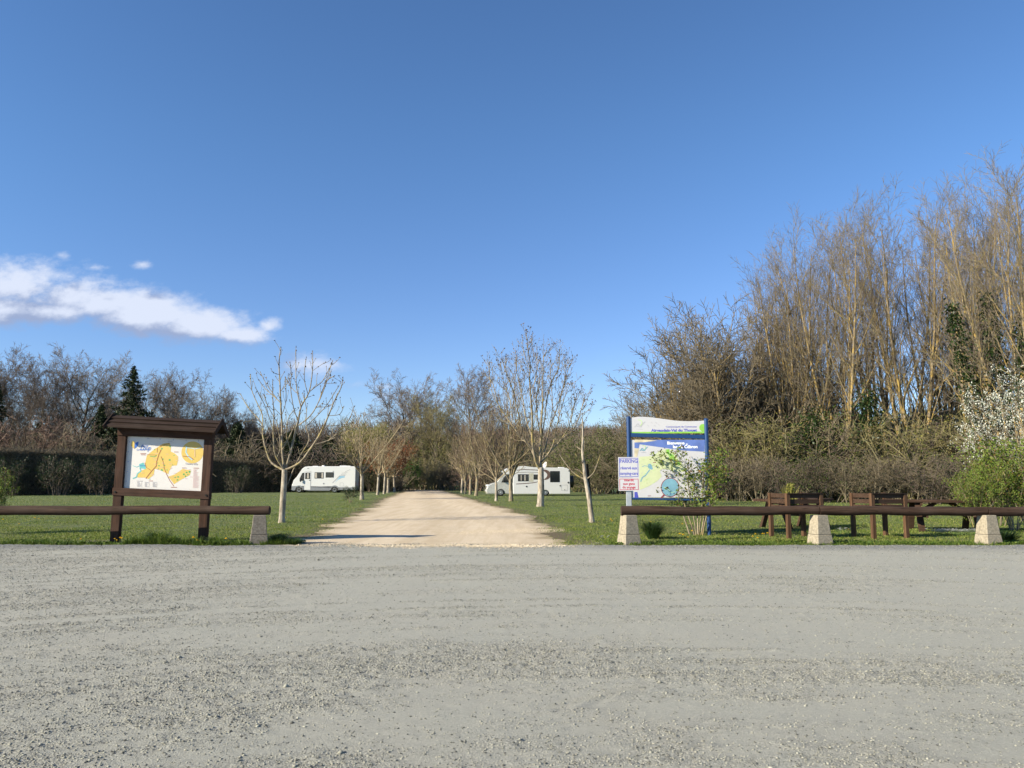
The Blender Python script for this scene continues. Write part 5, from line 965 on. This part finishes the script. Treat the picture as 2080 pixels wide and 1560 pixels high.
# -- clipped hedge
def tangle(rg, n, L, r, sampler, k=3, up=.2):
    p = sampler(n); d = rg.normal(0, 1, (n, 3)); d[:, 2] = np.abs(d[:, 2]) + up; P, Rr, _ = grow(rg, p, d, np.full(n, L) * rg.uniform(.5, 1.5, n), np.full(n, r) * rg.uniform(.6, 1.6, n), np.full(n, r * .5), 3, .35, .05); return tubes(P, Rr, k)
HCORE = plain('hedge_core', (.085, .064, .042), .95, var=.4, scale=3)
def hedge(x0, y0, x1, y1, h0, h1, th, label, seed, n=9000, leafmat=LF_B, green=0):
    n = int(n * 1.5)
    rg = np.random.default_rng(seed); L_ = math.hypot(x1 - x0, y1 - y0); a = math.atan2(y1 - y0, x1 - x0)
    def smp(m, shell=True):
        u = rg.random(m); H_ = (h0 + (h1 - h0) * u) * (1 + .035 * vnoise(u * L_ * .5, seed)); w_ = rg.random(m)
        face = rg.random(m) < .72; z = np.where(face, rg.random(m) * H_, H_ * (1 - .1 * rg.random(m))); q = np.where(face, -th / 2 + np.abs(rg.normal(0, .25, m)), (rg.random(m) - .5) * th); q = q + .3 * vnoise2(u * L_ * .7, z * .9, seed + 1)
        return np.stack([u * L_, q, np.maximum(z, .05)], -1)
    parts = [(*tangle(rg, n, .55, .016, smp), 0), (*leaves(rg, smp(int(n * 1.9)), .14), 1)]
    if green: parts.append((*leaves(rg, smp(int(n * green)), .16), 2))
    nx = int(L_ / .5); u = np.linspace(0, 1, nx + 1); ring = []
    for uu in u:
        hh = (h0 + (h1 - h0) * uu) * .93 * (1 + .05 * vnoise(np.array([uu * L_ * 1.3]), seed)[0]); t = th * .36; ring.append([[uu * L_, -t + .25 * vnoise(np.array([uu * L_ * 1.1]), seed + 3)[0], 0], [uu * L_, -t + .25 * vnoise(np.array([uu * L_ * .9]), seed + 4)[0], hh * .9], [uu * L_, 0, hh], [uu * L_, t, hh * .9], [uu * L_, t, 0]])
    ring = np.array(ring).reshape(-1, 3); i = (np.arange(nx) * 5)[:, None] + np.arange(4)[None]; F = np.stack([i, i + 5, i + 6, i + 1], -1).reshape(-1, 4); parts.append((ring, F, 3))
    V, Fs, MI = join(parts); me = npmesh('hedge', V, Fs, [TW_B, leafmat, LF_D, HCORE], MI); o = link('hedge', me, None, (x0, y0, 0), (0, 0, a)); return tagp(o, label, 'hedge', 'clipped hedges round the lawn')
xA, yA = gp(-60, 1007); xB, yB = gp(215, 1002.5); xC, yC = gp(520, 999.5); xD, yD = gp(850, 996.5)
hedge(xA, yA, xB, yB, at(-60, 916, yA)[2], at(215, 926, yB)[2], 2.2, 'tall clipped brown hedge at the left, ending behind the map board', 1, 12000, green=.2)
hedge(xB, yB, xC, yC, at(215, 926, yB)[2], at(520, 942, yC)[2], 2.2, 'clipped brown hedge between the map board and the near walnut', 2, 12000, green=.25)
hedge(xC, yC + .5, xD - 2.6, yD, at(520, 942, yC)[2], at(820, 955, yD)[2], 2.4, 'clipped brown hedge behind the left-hand motorhome', 3, 12000, green=.25)
EVG = dict(SHR, leaf=(7, .09, .13, 2), stems=12, spread=.35)
for i, (px, base, top, lab) in enumerate([(118, 1006.5, 924, 'dark evergreen bush growing through the hedge at far left'), (196, 1005, 928, 'small dark evergreen bush in the hedge beside the map board'), (480, 1001.5, 946, 'dark evergreen bush in the hedge right of the map board'), (18, 1007, 930, 'dark ivy-covered bush in the hedge near the left edge'), (755, 999, 945, 'dark evergreen bush at the rear of the left motorhome')]):
    x, y = gp(px, base); plant_tree('evergreen_bush', 'evergreen', 90 + i % 2, EVG, [TW_D, TW_D, LF_D], x, y, at(px, top, y)[2], i, lab, 'bush', 'evergreen bushes in the hedge', .75, parts=('stems', 'foliage'))

# -- centre background
gc = 'bare trees at the end of the track'
for i, (px, Y, top, kind, S, mats, ws, lab) in enumerate([
    (830, 118, 757, 'oak_c', OAK, m_oak, 1.0, 'tall bare tree with a round crown left of the track end'), (790, 124, 826, 'oak', OAK, m_oak, .95, 'lower bare tree at the left shoulder of the tall round crown'), (958, 116, 740, 'oak', OAK, [BK_G, TW_G], 1.0, 'tallest bare round-crowned tree right of the track end'),
    (888, 112, 798, 'oak_b', OAK, [BK_Y, TW_O], .85, 'ochre bare tree in the middle above the track end'), (912, 120, 812, 'oak_b', OAK, [BK_Y, TW_O], .8, 'leaning ochre bare tree left of the tallest round crown'), (1005, 122, 822, 'oak', OAK, m_oak, .95, 'bare tree behind the upright row tree right of the track'), (862, 126, 788, 'oak', OAK, m_oak, .8, 'bare tree seen between the two round crowns'), (755, 128, 868, 'oak_dark', OAK, m_oak2, .9, 'low bare tree behind the yellow-green willow'), (1045, 128, 850, 'oak', OAK, m_oak, .9, 'bare tree behind the middle of the right tree row')]):
    wood_tree('woodland_tree', kind, S, mats, 50 + i % 3, px, Y, top, i * 2.1, lab, gc, ws)
gb = 'thicket shrubs at the end of the track'
for i, (px, Y, top, kind, mats, S, ws, lab) in enumerate([
    (837, 97, 936, 'ivy_bush', [TW_D, TW_D, LF_I], dict(EVG, spread=.25, leaf=(14, .13, .13, 2)), .6, 'dark glossy ivy-covered stump at the left of the track end'), (810, 106, 940, 'shrub_brown', [TW_B, TW_B], SHW, 1.4, 'brown bare shrub left of the ivy-covered stump'), (862, 108, 925, 'shrub_o', [TW_O, TW_O], SHW, 1.3, 'ochre bare shrub right of the ivy-covered stump'), (885, 106, 940, 'shrub_o', [TW_O, TW_O], SHW, 1.3, 'ochre bare shrub in the middle of the track end'),
    (798, 95, 948, 'shrub_brown', [TW_B, TW_B], SHW, 1.6, 'low brown shrub closing the hedge end at the left of the track'), (770, 94, 955, 'shrub_o', [TW_O, TW_O], SHW, 1.6, 'low ochre shrub behind the trunks of the left row'),
    (905, 105, 935, 'shrub_brown', [TW_B, TW_B], SHW, 1.3, 'brown bare shrub at the right of the track end'), (935, 104, 930, 'shrub_brown', [TW_B, TW_B], SHW, 1.4, 'brown bare shrub behind the far end of the right row'), (970, 100, 925, 'shrub_red', [TW_R, TW_R], SHW, 1.4, 'reddish shrub behind the right row trunks'), (1005, 98, 930, 'shrub_brown', [TW_B, TW_B], SHW, 1.5, 'brown bare shrub left of the silver cab'),
    (850, 112, 890, 'shrub_green', [TW_B, TW_B, LF_G], SHL, .8, 'green leafing shrub above the ivy-covered stump'), (880, 113, 880, 'shrub_y', [TW_O, TW_O, LF_Y], dict(SHR, leaf=(2, .06, .08, 2)), .9, 'yellow-green leafing shrub under the ochre tree'), (775, 104, 945, 'shrub_brown', [TW_B, TW_B], SHW, 1.4, 'brown bare shrub behind the left row trunks')]):
    wood_tree('shrub', kind, S, mats, 80 + i % 3, px, Y, top, i, lab, gb, ws, 'shrub')
# behind the right motorhome
gm = 'shrubs behind the right-hand motorhome'
for i, (px, Y, top, kind, mats, S, ws, lab) in enumerate([
    (1040, 95, 935, 'shrub_brown', [TW_B, TW_B], SHW, 1.6, 'brown bare thicket bush directly above the silver cab'), (1085, 95, 930, 'shrub_o', [TW_O, TW_O], SHW, 1.6, 'ochre bare thicket bush above the middle of the right motorhome'), (1130, 94, 925, 'shrub_brown', [TW_B, TW_B], SHW, 1.6, 'brown bare thicket bush above the rear of the right motorhome'),
    (1175, 92, 915, 'shrub_o', [TW_O, TW_O], SHW, 1.5, 'ochre bare thicket bush behind the spare wheel'), (1150, 105, 905, 'shrub_brown', [TW_B, TW_B], SHW, 1.6, 'taller brown thicket bush set back behind the right motorhome'), (1080, 106, 905, 'shrub_green', [TW_B, TW_B, LF_G], SHL, 1.2, 'greenish thicket bush set back behind the right motorhome'),
    (1218, 84, 862, 'shrub_olive', [TW_O, TW_B, leafm('leaf_olive', [(.03, .045, .012), (.07, .09, .02), (.11, .13, .03)])], dict(SHR, leaf=(12, .10, .16, 2), H=6), .95, 'round olive green budding tree between the sapling and the parking sign'), (1215, 80, 935, 'shrub_green', [TW_B, TW_B, LF_G], SHL, 1.2, 'fresh green leafing bush under the olive green tree'), (1250, 82, 925, 'shrub_brown', [TW_B, TW_B], SHW, 1.4, 'brown bare bush just left of the welcome sign'), (1290, 80, 905, 'shrub_brown', [TW_B, TW_B], SHW, 1.4, 'brown bare bush behind the left post of the welcome sign')]):
    wood_tree('shrub', kind, S, mats, 80 + i % 3, px, Y, top, i, lab, gm, ws, 'shrub')

# -- wooded hill
xs = np.linspace(-60, 300, 60); ys = np.linspace(150, 420, 30); X, Y = np.meshgrid(xs, ys)
Z = -1 + 16 * sstep(170, 330, Y) * sstep(-80, 5, X) * (1 + .1 * vnoise(X * .02, 3)) 
HM = NT('hill_soil'); HM.col(HM.ramp(HM.noise(HM.coord(), .08, 4), [(.3, (.05, .045, .025)), (.7, (.09, .075, .04))])).rough(.95); grid('hill', X, Y, Z, [HM.m])
def mass(name, n, xr_, yr_, zf, hh, label, seed, mats, spread=2.0, per=26, lw=.06, LL=2.2):
    rg = np.random.default_rng(seed); x = rg.uniform(*xr_, n); y = rg.uniform(*yr_, n); z = zf(x, y); h = hh * rg.uniform(.7, 1.2, n); i = np.repeat(np.arange(n), per); m_ = len(i); t = rg.random(m_) ** .8
    q = rg.random(m_) * 6.28; rr_ = spread * np.sqrt(rg.random(m_)) * np.sin(np.clip(t, .05, .97) * math.pi) ** .6; p = np.stack([x[i] + np.cos(q) * rr_, y[i] + np.sin(q) * rr_, z[i] + h[i] * (.15 + .7 * t)], -1)
    d = np.stack([np.cos(q) * .5, np.sin(q) * .5, np.full(m_, .9)], -1); P, Rr, _ = grow(rg, p, d, np.full(m_, LL) * rg.uniform(.5, 1.3, m_), np.full(m_, lw), np.full(m_, lw * .3), 2, .3, .02); mi = np.repeat(rg.integers(0, len(mats), m_), 6)
    V, F = tubes(P, Rr, 3); return tagp(link(name, npmesh(name, V, [F], mats, [mi])), label, 'woodland', kind='stuff')
hz_ = lambda x, y: -1 + 16 * sstep(170, 330, y) * sstep(-80, 5, x) * (1 + .1 * vnoise(x * .02, 3))
mass('hill_woodland', 1500, (-20, 290), (165, 345), hz_, 6.5, 'reddish brown leafless wood covering the low hill behind the right motorhome', 3, [TW_R, TW_B, TW_G], 3.2, 55, .11, 3.2)
mass('deep_woodland', 900, (-95, -12), (112, 150), lambda x, y: 0 * x, 9.5, 'dense grey-brown wood filling the gaps behind the hedge trees', 4, [TW_D, TW_G, TW_B], 2.2, 60, .05, 1.8)
mass('deep_woodland', 420, (-25, 25), (126, 160), lambda x, y: 0 * x, 8.5, 'dense brown wood behind the end of the track', 5, [TW_O, TW_G, TW_B], 2.2, 55, .05, 1.8)

# -- right-hand trees
gr = 'tall bare trees along the right side'
for i, (px, Y, top, kind, S, mats, seed, ws, rz, tilt, lab) in enumerate([
    (1405, 66, 682, 'willow', WIL, m_wil, 60, 1.0, 0, 0, 'broad round bare willow rising behind the welcome sign'), (1500, 64, 618, 'willow', WIL, m_wil, 61, .85, 1, 0, 'bare arching willow right of the welcome sign'), (1340, 72, 785, 'willow', WIL, m_wil, 62, .8, 2, 0, 'low bare willow behind the left half of the welcome sign'),
    (1622, 62, 485, 'aspen', ASP, m_asp, 64, .85, 0, -4, 'slender orange-barked bare tree at the left end of the tall group'), (1570, 66, 560, 'aspen', ASP, m_asp, 65, .8, 2, -5, 'shorter orange-barked bare tree leaning towards the willows'), (1715, 60, 440, 'aspen', ASP, m_asp, 66, .85, 1, -2, 'tall orange-barked bare tree with dense tips above the first planter'),
    (1790, 62, 420, 'aspen', ASP, m_asp, 64, .8, 3, 0, 'tall bare tree behind the gap between the two planters'), (1862, 58, 382, 'aspen', ASP, m_asp, 65, .85, 4, 0, 'very tall bare tree above the second planter'), (1925, 60, 420, 'aspen', ASP, m_asp, 66, .75, 5, 3, 'tall bare tree above the right picnic table'),
    (1990, 54, 375, 'aspen', ASP, m_asp, 64, .8, 5.5, 2, 'very tall bare tree left of the white blossom'), (2055, 50, 345, 'aspen', ASP, m_asp, 65, .85, 1.5, 0, 'tallest bare tree, rising over the white blossom at the right edge'), (2120, 48, 355, 'aspen', ASP, m_asp, 66, .9, 2.5, -3, 'very tall bare tree cut off by the right edge'), (1670, 70, 510, 'aspen', ASP, m_asp, 66, .8, 3.5, 0, 'bare tree set back behind the left end of the tall group'), (1955, 72, 480, 'aspen', ASP, m_asp, 64, .9, 6, 0, 'bare tree set back behind the right picnic table')]):
    wood_tree('bare_willow' if kind == 'willow' else 'bare_aspen', kind, S, mats, seed, px, Y, top, rz, lab, gr, ws, tilt=R(tilt))
# ivy columns on stems at the right
def ivy_col(px0, py0, px1, py1, Y, rad_, n, label, seed):
    rg = np.random.default_rng(seed); a = np.array(at(px0, py0, Y)); b = np.array(at(px1, py1, Y)); t = rg.random(n); w_ = rad_ * (1 - .55 * t) * (1 + .6 * vnoise(t * 9, seed)); C_ = a + (b - a) * t[:, None] + rg.normal(0, 1, (n, 3)) * w_[:, None] * .5
    e = empty('ivy_clad_trunk', (a[0], Y, 0), label=label, cat='tree', group='ivy-clad trunks'); C_ = C_ - np.array([a[0], Y, 0]); V, F = leaves(rg, C_, .19); link('ivy', npmesh('ivy', V, [F], [LF_D]), e)
    MB(BK_O).cyl((0, 0, 0), Vector(a) - Vector((a[0], Y, 0)), .17, .15, 8).cyl(Vector(a) - Vector((a[0], Y, 0)), Vector(b) - Vector((a[0], Y, 0)), .15, .05, 8).build('trunk', e)
ivy_col(2000, 900, 1930, 620, 50, .95, 2300, 'leaning ivy-clad trunk just left of the white blossom', 1); ivy_col(2045, 880, 2005, 600, 49, .9, 2200, 'upright ivy-clad trunk behind the white blossom', 2); ivy_col(2075, 860, 2080, 640, 47, .8, 1500, 'ivy-clad trunk at the right edge above the white blossom', 3); ivy_col(1770, 960, 1762, 800, 56, 1.7, 2000, 'dark ivy mass between the two planters', 4); ivy_col(1640, 940, 1650, 850, 56, 2.0, 1800, 'dark green ivy above the first planter', 5)
# brambles and undergrowth of the right bank
gu = 'undergrowth bushes of the right bank'
random.seed(12); names = ['behind the right post of the welcome sign', 'just right of the welcome sign', 'between the welcome sign and the first picnic table', 'behind the left end of the first picnic table', 'behind the first planter', 'right of the first planter', 'between the two planters', 'behind the second planter', 'right of the second planter', 'above the right picnic table', 'behind the leafy bushes at right', 'at the right edge behind the leafy bushes']
for i in range(12):
    px = 1440 + i * 58
    for j, (Y, top, k_, mats, S, col_) in enumerate([(56 - i * .9, 925 - 4 * (i % 3), 'shrub_brown', [TW_B, TW_B], SHW, 'pale brown bramble bush'), (61 - i * .9, 862 - 9 * (i % 4), 'shrub_o', [TW_O, TW_O], SHW, 'ochre bare thorn bush')]):
        if (i + j) % 5 == 3: k_, mats, S, col_ = 'shrub_olive2', [TW_O, TW_O, LF_Y], dict(SHR, leaf=(2, .05, .08, 2)), 'olive leafing bush'
        if (i * 2 + j) % 5 == 1: k_, mats, S, col_ = 'shrub_dark', [TW_D, TW_D, LF_D], dict(SHR, leaf=(3, .06, .1, 2)), 'dark ivy-tangled bush'
        if (i + j) % 6 == 4: k_, mats, S, col_ = 'shrub_green', [TW_B, TW_B, LF_G], SHL, 'green leafing bush'
        wood_tree('shrub', k_, S, mats, 80 + (i + j) % 3, px + random.uniform(-15, 15) + 25 * j, Y, top, i * 1.7 + j, ('low ' if j == 0 else 'taller ') + col_ + ' ' + names[i], gu, 1.25, 'shrub')
mass('bank_undergrowth', 850, (17, 60), (62, 78), lambda x, y: 0 * x, 7.5, 'dense brown undergrowth filling the bank under the tall right-hand trees', 6, [TW_O, TW_B, TW_B], 1.6, 60, .035, 1.3)
mass('bank_undergrowth', 500, (14, 50), (56, 66), lambda x, y: 0 * x, 3.2, 'low tangle of dead brown stems along the foot of the right bank', 7, [TW_B, TW_B, TW_O], 1.2, 60, .02, .9)

# -- white blossom and near leafy bushes
BLO = dict(SHR, H=5.5, stems=12, spread=.42, leaf=(13, .055, .08, 2), rmin=.008)
x, y, _ = at(2100, 1000, 31); plant_tree('blossom_tree', 'blossom', 110, BLO, [BK_O, TW_B, BLS], x, y, at(2055, 742, y)[2], 0, 'blackthorn covered in white blossom at the right edge', 'tree', None, .68)
BUSH = dict(H=2.2, stems=9, spread=.45, base=.18, trunk=.8, r=.016, rtop=.4, twig=.07, tseg=7, ttrop=0, rmin=.004, levels=[
    lv(n=7, lo=.25, hi=1., ang=38, aj=15, lr=.40, lt=.3, rr=.6, re=.5, seg=4, wig=.12, trop=.03, k=4, m=1),
    lv(n=5, lo=.15, hi=1., ang=42, aj=18, lr=.45, lt=.3, rr=.7, re=.7, seg=3, wig=.14, trop=.02, k=3, m=1, leafy=True)], leaf=(4, .05, .04, 2))
BUSHB = dict(BUSH, stems=14, spread=.7, leaf=(4, .055, .06, 2))
x, y = gp(1418, 1086); plant_tree('leafy_shrub', 'bush', 121, dict(BUSH, leaf=(3, .055, .05, 2), spread=.42), [BK_Y, TW_B, LF_F, LF_R], x, y, at(1418, 905, y)[2], 0, 'loose shrub with fresh green leaves in front of the right half of the welcome sign', 'shrub', None, 1.05, parts=('stems', 'foliage'))
for i, (px, py, top, rz, ws, lab) in enumerate([(1985, 1080, 945, 0, .62, 'green leafy shrub covering the right end of the right picnic table'), (2062, 1078, 930, 2, .7, 'green leafy shrub at the right edge beside the end bollard'), (2030, 1068, 900, 4, .6, 'taller green shrub below the white blossom'), (2110, 1076, 880, 1, 1.1, 'green leafy shrub cut off by the right edge')]):
    x, y = gp(px, py); plant_tree('leafy_shrub', 'bushb', 130 + i % 2, BUSHB, [BK_Y, TW_B, LF_F], x, y, at(px, top, y)[2], rz, lab, 'shrub', 'leafy shrubs at the right edge', ws, parts=('stems', 'foliage'))
x, y = gp(-40, 1085); plant_tree('leafy_shrub', 'bushb', 131, BUSHB, [BK_Y, TW_B, LF_F], x, y, at(-15, 950, y)[2], 1, 'green leafy shrub half cut by the left edge, behind the rail', 'shrub', None, .6, parts=('stems', 'foliage'))
x, y = gp(712, 1021); plant_tree('leafy_shrub', 'bush', 133, BUSH, [BK_Y, TW_B, LF_D], x, y, 1.1, 1, 'small dark bush on the lawn behind the left-hand motorhome tree', 'shrub', None, 1., parts=('stems', 'foliage'))
# dark grass tufts
TUF = leafm('tuft_blade', [(.012, .028, .008), (.03, .06, .015), (.06, .11, .03)], .2)
def tuft(px, py, n, hgt, rad_, label, seed, stems_=None):
    rg = np.random.default_rng(seed); x, y = gp(px, py); q = rg.random(n) * 6.28; r_0 = rad_ * .3 * np.sqrt(rg.random(n)); h = hgt * rg.uniform(.5, 1, n); bxx, byy = np.cos(q) * r_0, np.sin(q) * r_0; V = []
    lean = rad_ * rg.uniform(.1, 1.1, n); wd = .006
    for f0, hz, wf in ((0, 0, 1), (.35, .6, .9), (.8, .92, .5), (1.15, .85, .05)):
        for s in (-1, 1): V.append(np.stack([bxx + np.cos(q) * lean * f0 - np.sin(q) * wd * wf * s, byy + np.sin(q) * lean * f0 + np.cos(q) * wd * wf * s, h * hz], -1))
    V = np.stack(V, 1).reshape(-1, 3); F = (np.array([[0, 1, 3, 2], [2, 3, 5, 4], [4, 5, 7, 6]])[None] + (np.arange(n) * 8)[:, None, None]).reshape(-1, 4)
    tagp(link('grass_tuft', npmesh('grass_tuft', V, [F], [TUF if stems_ is None else stems_]), None, (x, y, 0)), label, 'grass tuft')
tuft(1326, 1095, 800, .5, .42, 'dark dense grass tuft between the parking sign bollard and the leafy shrub', 1)
tuft(566, 1106, 500, .28, .35, 'dark weedy clump at the right foot of the left bollard', 2); tuft(596, 1108, 260, .2, .3, 'low dark weed clump beside the track entrance', 5); tuft(2045, 1101, 500, .3, .5, 'dark weed clump right of the last visible bollard', 3)
x, y, z = at(1605, 998, 21.2); rg = np.random.default_rng(8); n = 70; bxx = x + rg.normal(0, .06, n); byy = y + rg.normal(0, .06, n); V, F1, F2 = blades(rg, bxx, byy, np.full(n, .75), rg.uniform(.45, .72, n), np.full(n, .014), .12); LV, LF = leaves(rg, np.stack([x + rg.normal(0, .06, 120), y + rg.normal(0, .06, 120), rg.uniform(1.2, 1.42, 120)], -1), .06); nv = len(V)
tagp(link('seedling_plant', npmesh('seedling_plant', np.concatenate([V, LV]), [F1, F2, LF + nv], [LF_Y])), 'yellow-green shoot sticking up out of the first planter box', 'plant')

tuft(318, 1106, 420, .33, .42, 'fresh green grass clump between the posts of the map board', 11, GV); tuft(345, 1107, 300, .24, .3, 'smaller fresh green grass clump left of the right board post', 12, GV); tuft(437, 1107, 280, .22, .3, 'fresh green grass clump right of the right board post', 13, GV)
